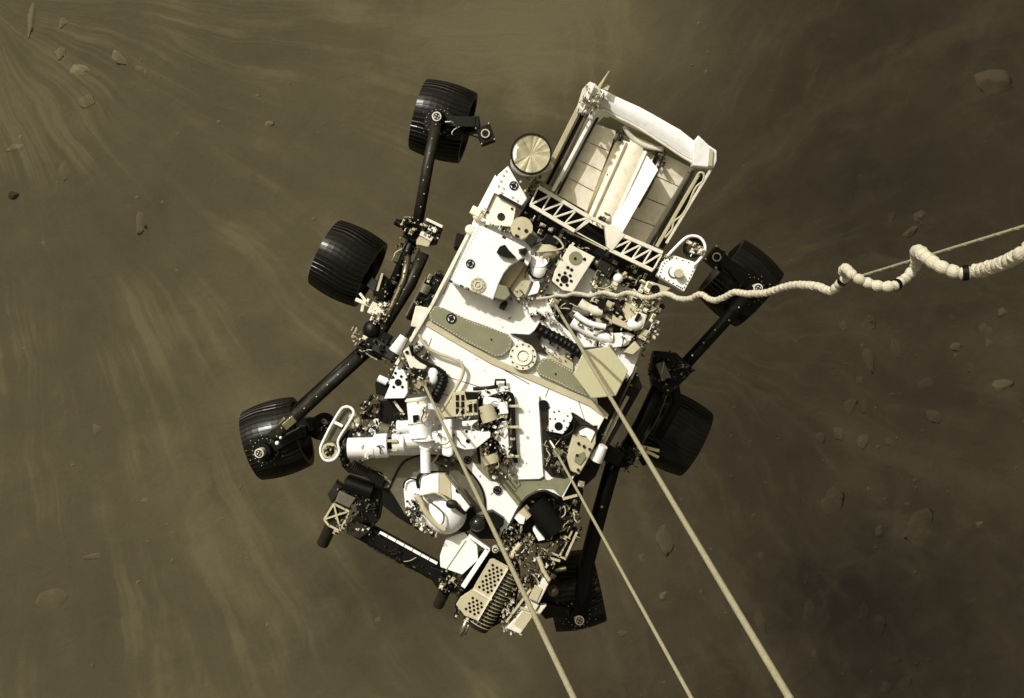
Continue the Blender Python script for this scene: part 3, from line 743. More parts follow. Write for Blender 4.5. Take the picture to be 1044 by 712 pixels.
truss(b, (634,240), (675.5,258), (621.5,255), (665.5,276), 4)
b.bar(P(586,236,Z-0.01), P(621,255,Z-0.01), 0.007, 0.01); b.bar(P(586,236,Z), P(603,224,Z), 0.012, 0.012); b.bar(P(600,221,Z), P(622,232,Z), 0.02, 0.02); b.bar(P(612,228,Z), P(613,233,Z), 0.008, 0.012)
b.prism([(616,228),(631,232),(637,240),(624,256),(619,252)], 0.115, 0.05)
part('truss', 'offwhite', b, bevel=0.002)
b = MB(); b.prism([(548,190),(610,222),(682,262),(664,302),(620,286),(560,252),(527,224)], -0.05, -0.40); bay = part('rear_bay', 'black', b)
clutter([(545,215),(620,258),(664,280),(655,296),(620,280),(560,248),(530,224)], 60, -0.04, 0.0, 1.5, 5, ['dark', 'black', 'dark', 'grey', 'tan'], bay, 35, cables=4)
b = MB(); b.bar(P(*F2(640,30), 0.05), P(*F2(1020,215), 0.05), 0.008, 0.01); part('brace', 'tan', b, bay)

# ---- dish-topped drum antenna
b = MB(); c = P(541.5, 157, 0.30); base_c = P(536, 166, 0.0)
b.cyl(base_c, c - Vector((0, 0, 0.01)), 0.092, 0.112, 32); ant = part('drum_antenna', 'white', b)
b = MB(); b.ring(c + Vector((0, 0, 0.006)), Vector((0, 0, 1)), 0.108, 0.118, 0.03, 40); part('rim', 'black', b, ant)
b = MB(); n = 40; vs_ = [c + Vector((0, 0, -0.006))]
for i in range(n):
    a = 2 * math.pi * i / n; vs_.append(c + Vector((0.109 * math.cos(a), 0.109 * math.sin(a), -0.002 + 0.004 * noise.noise(Vector((math.cos(a) * 2.2, math.sin(a) * 2.2, 4.0))) + 0.0022 * noise.noise(Vector((math.cos(a) * 6, math.sin(a) * 6, 1.0))))))
b.add(vs_, [[0, i + 1, (i + 1) % n + 1] for i in range(n)], False); part('reflector', 'dish', b, ant)
b = MB(); b.ball(P(*F1(700,78), 0.2), 0.022); b.bar(P(*F1(540,160), 0.2), P(*F1(720,90), 0.2), 0.02, 0.02); part('bracket', 'offwhite', b, ant)
clutter(F1([(480,180),(650,170),(660,260),(560,330),(500,330)]), 26, 0.04, 0.12, 1.0, 3.2, ['tan', 'grey', 'dark', 'offwhite', 'metal'], rover, 36)

# ---- rear deck equipment (centre)
b = MB(); tray = F2([(705,165),(925,280),(730,590),(640,575),(545,490),(570,400)])
b.prism(tray, 0.10, 0.001); tr = part('equipment_box', 'offwhite', b, bevel=0.004)
b = MB(); b.disc(*F2(755,290), 0.104, 7.0, 0.006, 20); part('port_plate', 'olive', b, tr)
b = MB(); b.disc(*F2(750,292), 0.109, 1.4, 0.006, 12); b.disc(*F2(655,475), 0.106, 4.0, 0.006, 12)
for i in range(7):
    a = i * 2 * math.pi / 7 + 0.3; x, y = F2(655, 475); b.disc(x + 7.2 * math.cos(a), y + 6.4 * math.sin(a), 0.105, 1.6, 0.005, 10)
for x, y in ((685,372),(718,392),(833,298)): b.disc(*F2(x, y), 0.105, 1.7, 0.005, 10)
part('port', 'black', b, tr)
b = MB(); b.cyl(P(*F2(415,450), 0.02), P(*F2(430,320), 0.10), 0.06, 0.05, 18); b.ball(P(*F2(430,390), 0.08), 0.058, sc=(0.85, 1.1, 0.9)); part('canister', 'white', b)
b = MB(); b.tube([P(*F2(x, y), 0.10) for x, y in ((335,360),(345,420),(380,462),(430,470),(475,450),(500,400))], 0.008, 6); part('strap', 'black', b)
b = MB(); b.ball(P(*F2(500,230), 0.06), 0.062, sc=(1.1, 0.8, 0.8)); part('canister', 'tan', b)
b = MB(); b.prism(F2([(455,130),(500,70),(590,110),(560,210),(460,160)]), 0.09, 0.001); b.disc(*F2(540,335), 0.10, 3.2, 0.09); b.disc(*F2(640,255), 0.06, 2.4, 0.05); b.prism(F2([(245,210),(320,195),(310,260),(270,255)]), 0.2, 0.13); part('sensor_housing', 'black', b, bevel=0.004)
b = MB(); b.tube(spline([P(*F2(x, y), 0.11) for x, y in ((560,95),(610,130),(645,190),(600,215),(480,230),(410,235))]), 0.006, 6); part('cable', 'tan', b)
b = MB(); b.prism(F2([(265,350),(320,330),(350,430),(360,500),(300,640),(235,640),(170,560)]), 0.05, 0.001); part('equipment_box', 'tan', b, bevel=0.004)
b = MB(); b.prism(F2([(385,500),(430,490),(440,540),(420,600),(330,625),(360,570)]), 0.09, 0.001); part('housing', 'white', b, bevel=0.004)
clutter(F2([(420,250),(700,200),(560,420),(500,560),(440,640),(330,640),(450,480)]), 60, 0.03, 0.10, 1.0, 3.2, ['dark', 'tan', 'offwhite', 'black', 'metal', 'grey'], rover, 37, cables=4)
clutter([(598,300),(612,268),(625,275),(668,290),(672,318),(668,345),(655,355),(648,340),(625,335),(600,305)], 130, 0.02, 0.09, 1.4, 5.0, ['tan', 'tan', 'offwhite', 'grey', 'olive', 'dark', 'panel', 'metal', 'olive'], rover, 38, cables=8)
clutter([(560,306),(600,304),(640,310),(655,340),(648,356),(598,340),(575,330)], 50, 0.0, 0.05, 1.5, 4, ['tan', 'dark', 'grey', 'olive', 'offwhite', 'black'], rover, 39, cables=4)
# darkness behind hoses painted as a thin dark sheet on the deck
b = MB(); b.prism([(556,300),(598,303),(640,306),(652,330),(640,356),(600,352),(578,336),(566,325)], 0.006, -0.002); part('painted_recess', 'dark', b, deck)
# curved white hoses
def hose(pts, r, m, z, name='hose', conv=F3, rib=0, parent=rover):
    mb = MB(); sp = spline([P(*conv(x, y), z) for x, y in pts], 10)
    rad = [r * (1 + 0.22 * (0.5 + 0.5 * math.sin(i * 1.6))) for i in range(len(sp))] if rib else None
    mb.tube(sp, r, 10, rad); return part(name, m, mb, parent)
hose(((195,330),(250,400),(340,455),(430,480),(560,495)), 0.024, 'grey', 0.05)
hose(((200,420),(300,475),(390,520),(470,550),(560,560)), 0.036, 'white', 0.05)
hose(((230,345),(300,400),(380,440),(500,465)), 0.018, 'white', 0.10)
hose(((270,250),(330,290),(400,320),(470,330)), 0.030, 'offwhite', 0.08)
hose(((205,300),(280,335),(350,345)), 0.020, 'grey', 0.09)
b = MB(); b.prism(F3([(400,330),(480,345),(560,360),(560,440),(480,480),(380,440)]), 0.07, 0.01); b.prism(F3([(560,360),(760,470),(730,500),(560,430)]), 0.12, 0.01); part('housing', 'tan', b, bevel=0.004)
b = MB(); b.prism(F3([(545,430),(690,495),(560,500)]), 0.05, 0.01); b.disc(*F3(465,265), 0.12, 4.6, 0.1); b.box(P(*F3(525,335), 0.1), (0.05, 0.02, 0.03)); b.box(P(*F3(490,405), 0.1), (0.055, 0.02, 0.03)); b.box(P(*F3(780,380), 0.13), (0.02, 0.05, 0.03)); part('connector', 'black', b, bevel=0.003)
b = MB(); b.prism(F3([(245,500),(330,540),(420,590),(420,640),(300,650),(250,600)]), 0.05, 0.01); b.prism(F3([(440,560),(560,520),(700,510),(760,540),(640,640),(560,650),(440,640)]), 0.06, 0.01); part('housing', 'white', b, bevel=0.005)
b = MB(); b.ball(P(*F3(640,580), 0.03), 0.05, sc=(1.1, 0.8, 0.6)); part('canister', 'panel', b)
b = MB(); b.prism(F3([(660,690),(760,590),(810,650),(740,712)]), 0.09, 0.0); part('equipment_box', 'tan', b, bevel=0.004)
b = MB(); b.prism(F3([(740,380),(800,330),(870,360),(830,480),(760,500),(690,430)]), 0.12, 0.01); part('housing', 'offwhite', b, bevel=0.008)
b = MB(); b.ball(P(*F3(610,35), 0.06), 0.03); b.ball(P(*F3(760,440), 0.11), 0.035, sc=(1.4, 1, .8)); part('valve', 'white', b)
clutter(F3([(740,560),(820,500),(960,440),(980,500),(880,600),(780,640)]), 60, 0.0, 0.06, 0.8, 2.6, ['metal', 'offwhite', 'dark', 'tan', 'grey', 'white'], rover, 40)
# right side deck plates
b = MB(); b.prism(F3([(640,310),(690,220),(800,190),(1000,180),(960,330),(860,460),(820,500),(700,440)]), 0.03, -0.03); part('side_plate', 'tan', b, bevel=0.004)
b = MB(); b.prism(F3([(850,330),(930,225),(1000,215),(880,350)]), 0.036, 0.031); part('port_plate', 'grey', b)
b = MB(); b.prism(F3([(830,150),(900,60),(1075,120),(1010,180)]), 0.06, 0.0); rp = part('side_plate', 'tan', b, bevel=0.004)
b = MB(); b.disc(*F3(940,130), 0.066, 4.4, 0.006, 16); b.disc(*F3(790,240), 0.045, 3.4, 0.012, 14); b.disc(*F3(1000,285), 0.0, 3, 0.02); b.disc(*F3(955,330), 0.0, 3.2, 0.02); part('port', 'black', b, rp)
# camera plate and looped bracket at the rear right corner
b = MB(); b.prism(K3([(522,290),(545,225),(600,190),(722,230),(690,300),(652,368),(615,345)]), 0.10, 0.02); cp = part('side_plate', 'white', b, bevel=0.005)
b = MB(); b.disc(*K3(603,275), 0.105, 6.0, 0.006, 20); part('port_ring', 'grey', b, cp)
b = MB(); b.disc(*K3(608,272), 0.112, 5.4, 0.012, 20); part('port_plate', 'white', b, cp)
b = MB(); b.disc(*K3(628,278), 0.15, 4.6, 0.05, 18); part('sensor_head', 'tan', b, cp, bevel=0.006)
b = MB()
for i in range(26):
    poly = K3([(535,290),(552,232),(600,200),(708,238),(680,300),(648,355),(615,335)]); t = i / 26 * 7; j = int(t); f = t - j
    p, q = poly[j % 7], poly[(j + 1) % 7]; b.disc(p[0] + (q[0] - p[0]) * f, p[1] + (q[1] - p[1]) * f, 0.104, 0.7, 0.005, 8)
part('bolt', 'dark', b, cp)
b = MB(); b.tube(spline([P(*K3(x, y), 0.12) for x, y in ((572,195),(600,165),(640,125),(665,105),(695,98),(730,108),(752,140),(750,180),(725,215),(700,240))], 8), 0.009, 8); part('loop_bracket', 'white', b)
b = MB(); b.ringp(*K3(700,155), 0.10, 10, 2.5, 0.05, 24); part('collar', 'black', b)
clutter(K3([(670,130),(730,125),(760,160),(740,190),(690,185)]), 30, 0.10, 0.15, 1.0, 3.0, ['offwhite', 'metal', 'white', 'tan'], rover, 41)
clutter(K3([(500,265),(545,200),(575,190),(560,215),(530,285)]), 20, 0.06, 0.11, 1.0, 2.6, ['metal', 'tan', 'dark'], rover, 42)
b = MB(); b.prism(K3([(225,245),(245,210),(320,250),(290,305)]), 0.07, 0.0); part('painted_recess', 'dark', b, bevel=0.004)  # darkness of a hollow put in as a dark block
# ribbed black conduit and hexagonal antenna plate
hose(((590,55),(640,85),(690,110),(730,135),(775,165),(800,185)), 0.030, 'black', 0.09, 'conduit', K4, rib=1)
b = MB(); b.prism(K4([(480,80),(560,85),(590,60),(620,70),(600,120),(640,170),(580,150),(530,105)]), 0.03, 0.001); part('bracket', 'dark', b, bevel=0.004)
b = MB(); b.prism(K4([(740,175),(700,170),(660,175),(640,150),(610,130),(640,190),(700,215),(740,240)]), 0.02, 0.001); part('bracket', 'tan', b)
b = MB(); b.prism(K4([(785,150),(890,133),(966,235),(915,337),(815,347),(740,248)]), 0.17, 0.145); hexa = part('antenna_plate', 'hex', b, bevel=0.005, label='flat pale olive hexagonal plate')
b = MB(); b.cyl(P(615,380,0.0), P(615,380,0.145), 0.05, 0.04, 16); part('pedestal', 'dark', b, hexa)
b = MB(); b.prism([(608,403),(640,385),(630,415),(622,424),(610,412)], 0.02, -0.05); part('bracket', 'black', b)  # cast shadow of the hexagon plate built as a black slab

# ---- front deck: central box beam, winch assembly, mast
b = MB(); b.prism(K6([(430,60),(560,120),(556,160),(580,540),(560,552),(445,555),(432,300)]), 0.025, 0.001); bm_ = part('box_beam', 'white', b, bevel=0.004)
b = MB(); b.disc(*K6(497,335), 0.03, 1.6, 0.006, 10); b.disc(*K6(505,200), 0.03, 0.7, 0.006, 8); b.disc(*K6(490,470), 0.03, 0.7, 0.006, 8); part('screw', 'tan', b, bm_)
# black cable harness running up the beam
b = MB()
for dx in (-3, 4, 11):
    b.tube(spline([P(*F6(x + dx, y), 0.06) for x, y in ((640,120),(700,95),(770,95),(800,140),(805,260),(810,400),(815,520),(825,660),(830,712))], 8), 0.008, 6)
part('cable_harness', 'black', b)
b = MB()
for y in (210, 395, 500, 655): b.box(P(*F6(805, y), 0.065), (0.075 if y != 500 else 0.03, 0.016, 0.03), 0.0)
part('cable_clamp', 'tan', b, bevel=0.003)
b = MB(); b.tube([P(*K6(215,85), 0.04), P(*K6(290,80), 0.04), P(*K6(345,72), 0.04)], 0.012, 8); b.tube([P(*K6(330,70), 0.04), P(*K6(332,38), 0.04), P(*K6(382,38), 0.04), P(*K6(382,68), 0.04)], 0.008, 6); part('handle_bar', 'dark', b)
b = MB(); b.prism(F6([(505,100),(760,85),(790,160),(770,560),(740,712),(500,712),(480,560),(640,450),(505,400)]), 0.010, 0.001); part('painted_recess', 'black', b, deck)  # darkness under the cylinders painted as a thin black sheet
# three cylinders with end caps
b = MB(); b.cyl(P(*F6(545,165), 0.07), P(*F6(700,185), 0.07), 0.028, n=16); b.prism(F6([(530,70),(700,60),(760,75),(600,120),(530,140)]), 0.06, 0.02); b.box(P(*F6(725,225), 0.09), (0.05, 0.07, 0.05), 0.1); part('canister', 'white', b, bevel=0.004)
b = MB(); b.cyl(P(*F6(560,200), 0.08), P(*F6(610,340), 0.08), 0.046, 0.050, 20); b.cyl(P(*F6(600,640), 0.08), P(*F6(625,712), 0.08), 0.05, n=20); part('canister', 'tan', b)
b = MB(); b.prism(F6([(690,350),(760,340),(775,640),(735,640),(700,560),(655,500),(650,470)]), 0.07, 0.01); part('side_plate', 'white', b, bevel=0.004)
b = MB(); b.prism(F6([(635,230),(700,260),(770,290),(765,320),(690,320),(640,270)]), 0.03, 0.01); part('connector', 'black', b)
clutter(F6([(505,100),(770,90),(780,330),(700,380),(560,390),(510,250)]), 55, 0.05, 0.11, 0.9, 3.0, ['metal', 'dark', 'offwhite', 'tan', 'black', 'white', 'metal'], rover, 43, cables=3)
clutter(F6([(520,380),(700,340),(740,470),(680,520),(500,440)]), 36, 0.05, 0.11, 0.9, 3.0, ['metal', 'dark', 'offwhite', 'tan', 'black', 'white'], rover, 44, cables=1)
clutter(K6([(260,400),(430,400),(440,540),(330,555),(280,520)]), 60, 0.03, 0.12, 0.9, 3.2, ['metal', 'dark', 'offwhite', 'tan', 'black', 'metal'], rover, 45, cables=3)
b = MB()
for i in range(9): b.ringp(*K6(265 + 1.5 * i, 395 + 13 * i), 0.06 + 0.004 * i, 3.2, 1.0, 0.02, 14)
part('coil_spring', 'metal', b)
# ribbed vent box
b = MB(); b.prism(F6([(280,90),(380,80),(400,160),(490,150),(500,290),(400,300),(200,310),(180,280),(260,160)]), 0.11, 0.001); vb = part('vented_box', 'tan', b, bevel=0.004)
b = MB()
for x in (315, 362):
    for y in (135, 195, 255): b.box(P(*F6(x, y), 0.112), (0.018, 0.032, 0.008), 0.05)
for x in (430, 475): b.box(P(*F6(x, 225), 0.112), (0.018, 0.05, 0.008), 0.05)
part('slot', 'black', b, vb)
b = MB(); b.prism(F6([(385,85),(500,90),(500,155),(400,150)]), 0.10, 0.02); part('camera_head', 'black', b, bevel=0.003)
b = MB(); b.prism(F6([(355,345),(500,335),(440,385),(360,390)]), 0.11, 0.001); part('housing', 'white', b, bevel=0.004)
# mast laid flat across the deck
def pc(conv, a, c, rpx, m, z, name='mast_tube', r2=None, n=24, parent=rover, bevel=0.003):
    mb = MB(); mb.cyl(P(*conv(*a), z), P(*conv(*c), z), rpx * PX, (r2 or rpx) * PX, n); return part(name, m, mb, parent, bevel=bevel)
mast = pc(F5, (910,50), (945,400), 10.5, 'white', 0.16, 'mast')
b = MB(); b.cyl(P(*F5(905,58), 0.16), P(*F5(907,75), 0.16), 11.3 * PX, n=24); b.cyl(P(*F5(925,255), 0.16), P(*F5(927,270), 0.16), 11.5 * PX, n=24); part('collar', 'offwhite', b, mast)
b = MB(); b.box(P(*F5(905,225), 0.225), (0.028, 0.03, 0.02), 0.1); b.box(P(*F5(893,235), 0.22), (0.02, 0.04, 0.02), 0.1); part('connector', 'black', b, mast)
pc(F5, (735,310), (1040,300), 6.5, 'white', 0.13, 'mast_joint', parent=mast)
pc(F5, (700,440), (1000,410), 8.0, 'white', 0.12, 'mast_joint', parent=mast)
pc(F5, (985,400), (990,712), 5.0, 'white', 0.17, 'mast_tube', parent=mast)
b = MB(); b.cyl(P(*F5(975,420), 0.2), P(*F5(975,430), 0.2), 10 * PX, n=24); b.prism(F5([(930,390),(1030,380),(1060,470),(1000,540),(930,500)]), 0.20, 0.08); part('mast_joint', 'white', b, mast, bevel=0.012)
b = MB(); b.prism(K5([(663,250),(715,245),(722,430),(700,440),(664,430)]), 0.19, 0.05); b.prism(K5([(600,310),(665,300),(665,400),(610,400)]), 0.16, 0.05); part('mast_joint', 'white', b, mast, bevel=0.012)
b = MB(); b.prism(K5([(720,300),(820,305),(915,310),(915,335),(840,395),(780,400),(725,380)]), 0.14, 0.04); part('mast_bracket', 'white', b, mast, bevel=0.004)
b = MB(); b.disc(*K5(798,355), 0.146, 2.2, 0.01, 14); b.disc(*K5(790,305), 0.146, 1.4, 0.01); part('port', 'black', b, mast)
# camera drum on the left end of the mast
dr = pc(F5, (305,495), (535,490), 10.2, 'white', 0.16, 'mast_head')
b = MB(); b.cyl(P(*F5(540,478), 0.16), P(*F5(655,470), 0.16), 12.0 * PX, n=24); b.cyl(P(*F5(700,455), 0.14), P(*F5(800,450), 0.14), 9 * PX, n=20); part('head_collar', 'white', b, dr, bevel=0.006)
b = MB(); b.cyl(P(*F5(655,465), 0.14), P(*F5(700,465), 0.14), 7.5 * PX, n=20); b.cyl(P(*F5(300,490), 0.15), P(*F5(275,490), 0.15), 9 * PX, n=20); part('head_joint', 'black', b, dr)
b = MB(); b.bar(P(*F5(650,430), 0.20), P(*F5(740,430), 0.20), 0.015, 0.02); b.bar(P(*F5(650,515), 0.18), P(*F5(740,510), 0.18), 0.012, 0.02); b.disc(*F5(425,492), 0.225, 1.1, 0.01); part('strap', 'tan', b, dr)
clutter(F5([(310,330),(540,310),(540,380),(310,400)]), 34, 0.06, 0.14, 0.9, 3.0, ['metal', 'dark', 'offwhite', 'black', 'white', 'black'], rover, 46)
clutter(F5([(350,130),(480,60),(560,20),(600,180),(420,210)]), 46, 0.02, 0.10, 0.9, 3.0, ['metal', 'dark', 'offwhite', 'black', 'dark', 'grey', 'black'], rover, 47)
clutter(F5([(200,480),(300,400),(300,600),(330,660),(240,640)]), 34, 0.02, 0.10, 0.9, 2.8, ['metal', 'dark', 'black', 'black', 'grey'], rover, 48)
b = MB(); b.prism(F5([(580,70),(810,40),(830,240),(740,250),(690,300),(560,240),(420,240),(420,210),(590,190)]), 0.05, -0.02); part('sensor_housing', 'black', b, bevel=0.006)
b = MB(); b.bar(P(*F5(710,80), 0.07), P(*F5(800,200), 0.07), 0.015, 0.02); b.bar(P(*F5(535,240), 0.08), P(*F5(575,290), 0.08), 0.02, 0.02); b.bar(P(*F5(560,235), 0.08), P(*F5(560,300), 0.08), 0.018, 0.02); part('brace', 'offwhite', b, bevel=0.002)
b = MB(); b.cyl(P(*F5(585,330), 0.08), P(*F5(660,350), 0.08), 0.04, n=18); part('canister', 'grey', b)
# looped end bracket (long hoop) on the left
hp = [(60,540),(60,490),(85,430),(150,300),(235,160),(280,130),(320,135),(350,165),(345,210),(290,300),(215,430),(225,520),(190,585),(130,608),(85,590),(60,540)]
b = MB(); b.tube(spline([P(*F5(x, y), 0.10) for x, y in hp], 6), 0.008, 8); b.bar(P(*F5(185,265), 0.10), P(*F5(255,300), 0.10), 0.016, 0.02); hoop = part('hoop_bracket', 'white', b)
b = MB(); b.slab([P(*F5(x, y), 0.07) for x, y in ((90,430),(150,310),(235,175),(290,150),(340,180),(280,290),(200,430))], 0.02); part('web_plate', 'grey', b, hoop)
b = MB(); b.ringp(*F5(137,520), 0.10, 8.2, 2.6, 0.04, 24); part('collar', 'tan', b, hoop)
b = MB(); b.disc(*F5(137,520), 0.09, 6, 0.04, 20); part('hub_cap', 'dark', b, hoop)
clutter([(331,455),(340,455),(340,465),(331,465)], 16, 0.09, 0.12, 1, 2.4, ['metal', 'tan', 'dark', 'grey'], hoop, 49)
b = MB(); b.ball(P(*F5(360,265), 0.06), 0.04, sc=(1, 1.2, 0.8)); b.ball(P(*F5(340,215), 0.04), 0.035); part('housing', 'tan', b)
b = MB(); b.prism(F5([(200,470),(300,330),(310,380),(250,480),(290,610),(250,660)]), 0.02, -0.06); b.prism(F5([(240,650),(340,640),(600,712),(610,760),(470,760),(300,712)]), 0.02, -0.08); part('side_frame', 'black', b, bevel=0.004)
# left shoulder plates near the front left bridle anchor
b = MB(); b.prism(F4([(205,330),(270,320),(305,390),(310,520),(280,575),(100,580)]), 0.13, 0.0); sp_ = part('anchor_plate', 'white', b, bevel=0.005)
b = MB(); b.disc(*F4(225,435), 0.134, 3.6, 0.006, 12)
for x, y in ((200,352),(180,390),(252,382),(300,408),(262,475),(185,475)): b.disc(*F4(x, y), 0.134, 1.5, 0.005, 10)
part('port', 'black', b, sp_)
b = MB(); b.prism(F4([(215,320),(270,210),(320,260),(300,320)]), 0.05, 0.0); part('bracket', 'grey', b, bevel=0.003)
b = MB(); b.prism(F4([(265,160),(320,115),(345,200),(420,260),(480,290),(460,320),(330,310),(300,230)]), 0.09, 0.0); part('bracket', 'offwhite', b, bevel=0.005)
b = MB(); b.disc(*F4(302,168), 0.10, 1.8, 0.01, 12); b.prism(F4([(20,440),(55,400),(130,440),(160,470),(120,560),(30,540)]), 0.05, -0.1); part('connector', 'black', b, bevel=0.003)
b = MB(); b.cyl(P(*F4(190,165), 0.06), P(*F4(280,30), 0.06), 0.036, 0.028, 18); b.cyl(P(*F4(50,395), 0.08), P(*F4(125,430), 0.08), 0.022, n=14); part('canister', 'white', b)
an = MB(); an.prism(F4([(290,330),(480,320),(510,440),(470,540),(320,545),(310,440)]), 0.075, 0.0); ab = part('bridle_anchor', 'grey', an, bevel=0.004)
b = MB(); b.box(P(*F4(410,455), 0.10), (0.03, 0.04, 0.04)); b.cyl(P(*F4(455,450), 0.06), P(*F4(455,450), 0.13), 0.016, n=12); part('clevis', 'metal', b, ab)
b = MB()
for x in (345, 385, 425, 455): b.box(P(*F4(x, 365), 0.08), (0.018, 0.05, 0.014))
part('slot', 'black', b, ab)
b = MB(); b.ball(P(*F4(535,380), 0.05), 0.045, sc=(0.8, 1.2, 0.8)); part('canister', 'white', b)
# curving cables on the deck
hose(((340,110),(345,175),(400,225),(500,280),(590,320),(640,370),(640,430)), 0.013, 'black', 0.05, 'cable', F4)
hose(((590,350),(625,400),(600,480),(560,560),(540,600)), 0.030, 'black', 0.05, 'conduit', F4, rib=1)
hose(((410,10),(440,70),(490,130),(570,175),(680,215),(760,250),(800,300),(795,370),(750,460),(690,560),(610,690),(560,760)), 0.010, 'tan', 0.05, 'cable', F4)
hose(((640,180),(700,290),(690,330),(660,400),(610,480)), 0.006, 'tan', 0.08, 'cable', K5)
clutter(F4([(380,90),(500,150),(500,230),(420,220),(360,170)]), 22, 0.03, 0.08, 0.8, 2.6, ['dark', 'black', 'offwhite', 'tan', 'metal'], rover, 50)
clutter(F4([(200,400),(310,330),(480,330),(500,500),(340,540)]), 24, 0.08, 0.11, 0.8, 2.4, ['dark', 'black', 'grey', 'tan', 'metal'], rover, 51)
clutter(K5([(600,440),(660,400),(740,400),(760,440),(700,500),(640,500)]), 26, 0.02, 0.08, 0.8, 3.2, ['dark', 'black', 'grey', 'tan', 'metal'], rover, 52)
# right front bay with plate and fan-shaped housing
b = MB(); b.prism(K6([(560,150),(610,180),(740,210),(860,290),(850,380),(790,510),(690,550),(620,540),(585,500)]), 0.008, 0.001); part('painted_recess', 'dark', b, deck)  # darkness of the bay painted as a thin sheet on the deck
b = MB(); b.disc(*K6(580,170), 0.014, 5.5, 0.01, 20); part('port', 'black', b, deck)
b = MB(); b.prism(K6([(610,200),(625,180),(722,205),(732,235),(705,290),(680,320),(610,305)]), 0.11, 0.0); wp = part('sensor_plate', 'white', b, bevel=0.004)
b = MB(); b.disc(*K6(658,278), 0.115, 4.2, 0.008, 16)
for x, y in ((635,205),(705,225),(615,240),(715,260),(625,300),(690,305),(660,200),(700,285),(640,240),(685,250)): b.disc(*K6(x, y), 0.114, 0.9, 0.006, 8)
part('port', 'black', b, wp)
b = MB(); b.prism(K6([(730,330),(760,290),(810,275),(855,300),(850,370),(800,470),(765,530),(720,510),(700,440)]), 0.08, 0.0); fan = part('fan_housing', 'tan', b, bevel=0.006)
b = MB(); b.prism(K6([(765,305),(805,285),(848,308),(825,360),(800,330),(770,325)]), 0.095, 0.081); part('cover_patch', 'white', b, fan, bevel=0.003)
b = MB(); b.prism(K6([(745,430),(790,410),(800,440),(770,480),(740,460)]), 0.09, 0.081); part('cover_patch', 'olive', b, fan)
b = MB()
for i in range(13):
    a = R(200 + i * 11); x, y = K6(800 + 62 * math.cos(a), 335 + 62 * math.sin(a)); b.disc(x, y, 0.10, 1.4, 0.02, 8)
for x, y in ((790,383),(820,398),(755,430),(760,505),(745,525),(700,515),(762,368)): b.disc(*K6(x, y), 0.092, 1.6, 0.012, 10)
part('bolt', 'dark', b, fan)
b = MB(); b.tube(spline([P(*K6(x, y), 0.09) for x, y in ((610,320),(640,330),(690,330),(735,300),(740,250))]), 0.008, 6); b.tube(spline([P(*K6(x, y), 0.07) for x, y in ((700,420),(740,390),(735,340),(780,290),(860,280))]), 0.008, 6); part('cable', 'black', b)
b = MB(); b.cyl(P(*K6(615,355), 0.07), P(*K6(650,410), 0.10), 0.010, n=10); b.cyl(P(*K6(645,405), 0.10), P(*K6(665,430), 0.12), 0.024, 0.018, 12); b.bar(P(*K6(628,420), 0.1), P(*K6(682,405), 0.1), 0.02, 0.02); part('bridle_anchor', 'metal', b)
clutter(K6([(590,330),(720,330),(740,400),(700,500),(620,530),(590,440)]), 50, 0.01, 0.07, 0.9, 3.2, ['dark', 'black', 'grey', 'tan', 'metal', 'olive'], rover, 53, cables=3)
b = MB(); b.cyl(P(*K6(850,450), 0.0), P(*K6(890,380), 0.03), 0.045, 0.028, 16); part('canister', 'white', b)
b = MB(); b.cyl(P(*K6(760,575), -0.02), P(*K6(790,580), -0.02), 0.02, n=12); part('canister', 'offwhite', b)
b = MB(); b.prism(K6([(850,440),(900,300),(915,330),(900,420),(850,540),(760,620),(700,640),(680,650),(770,520)]), -0.06, -0.3); b.prism([(619,421),(632,395),(650,380),(655,395),(612,470),(600,465)], -0.05, -0.3); part('side_frame', 'black', b, bevel=0.004)
b = MB(); b.bar(P(*K6(680,655), 0.0), P(*K6(755,635), 0.0), 0.014, 0.02); b.bar(P(640,404,-0.05), P(606,470,-0.05), 0.02, 0.02); part('brace', 'tan', b)
b = MB(); b.bar(P(604,470,-0.02), P(650,372,-0.02), 0.012, 0.02); part('edge_rail', 'grey', b, deck)
fiducial(476.7, 469.3, 0.008, 4.2, deck, False); fiducial(507, 500, 0.008, 4.4, deck, False)

# ---- domed camera / turret cover at front centre
b = MB(); b.prism(F7([(185,330),(200,270),(250,245),(310,260),(330,320),(350,220),(420,208),(550,205),(600,260),(780,490),(735,545),(720,600),(640,680),(540,690),(470,700),(380,690),(290,620),(200,500)]), 0.10, 0.001); dome = part('dome_housing', 'white', b, bevel=0.008)
b = MB()
hood = F7([(345,240),(420,208),(500,204),(500,375),(440,375),(325,400)]); b.slab([P(x, y, 0.20) for x, y in hood], 0.10)
h2 = F7([(602,260),(780,490),(735,540),(610,425)]); b.slab([P(x, y, 0.19) for x, y in h2], 0.09); part('hood', 'white', b, dome, bevel=0.006)
b = MB(); h3 = F7([(501,204),(552,205),(601,262),(609,424),(560,395),(501,375)]); b.slab([P(x, y, 0.195) for x, y in h3], 0.09); part('hood', 'tan', b, dome, label='tan strip across the white hood')  # less sunlit facet, its shade put in as tan colour
b = MB(); b.ball(P(*F7(560,560), 0.08), 0.123, 28, 14, sc=(1.0, 0.95, 0.9)); part('dome', 'white', b, dome)
b = MB(); b.tube(spline([P(*F7(x, y), 0.17) for x, y in ((290,395),(335,440),(370,520),(420,590),(480,650),(560,700))]), 0.017, 8); b.tube(spline([P(*F7(x, y), 0.21) for x, y in ((400,380),(460,370),(530,400),(580,440))]), 0.006, 6); part('clamp_ring', 'tan', b, dome)
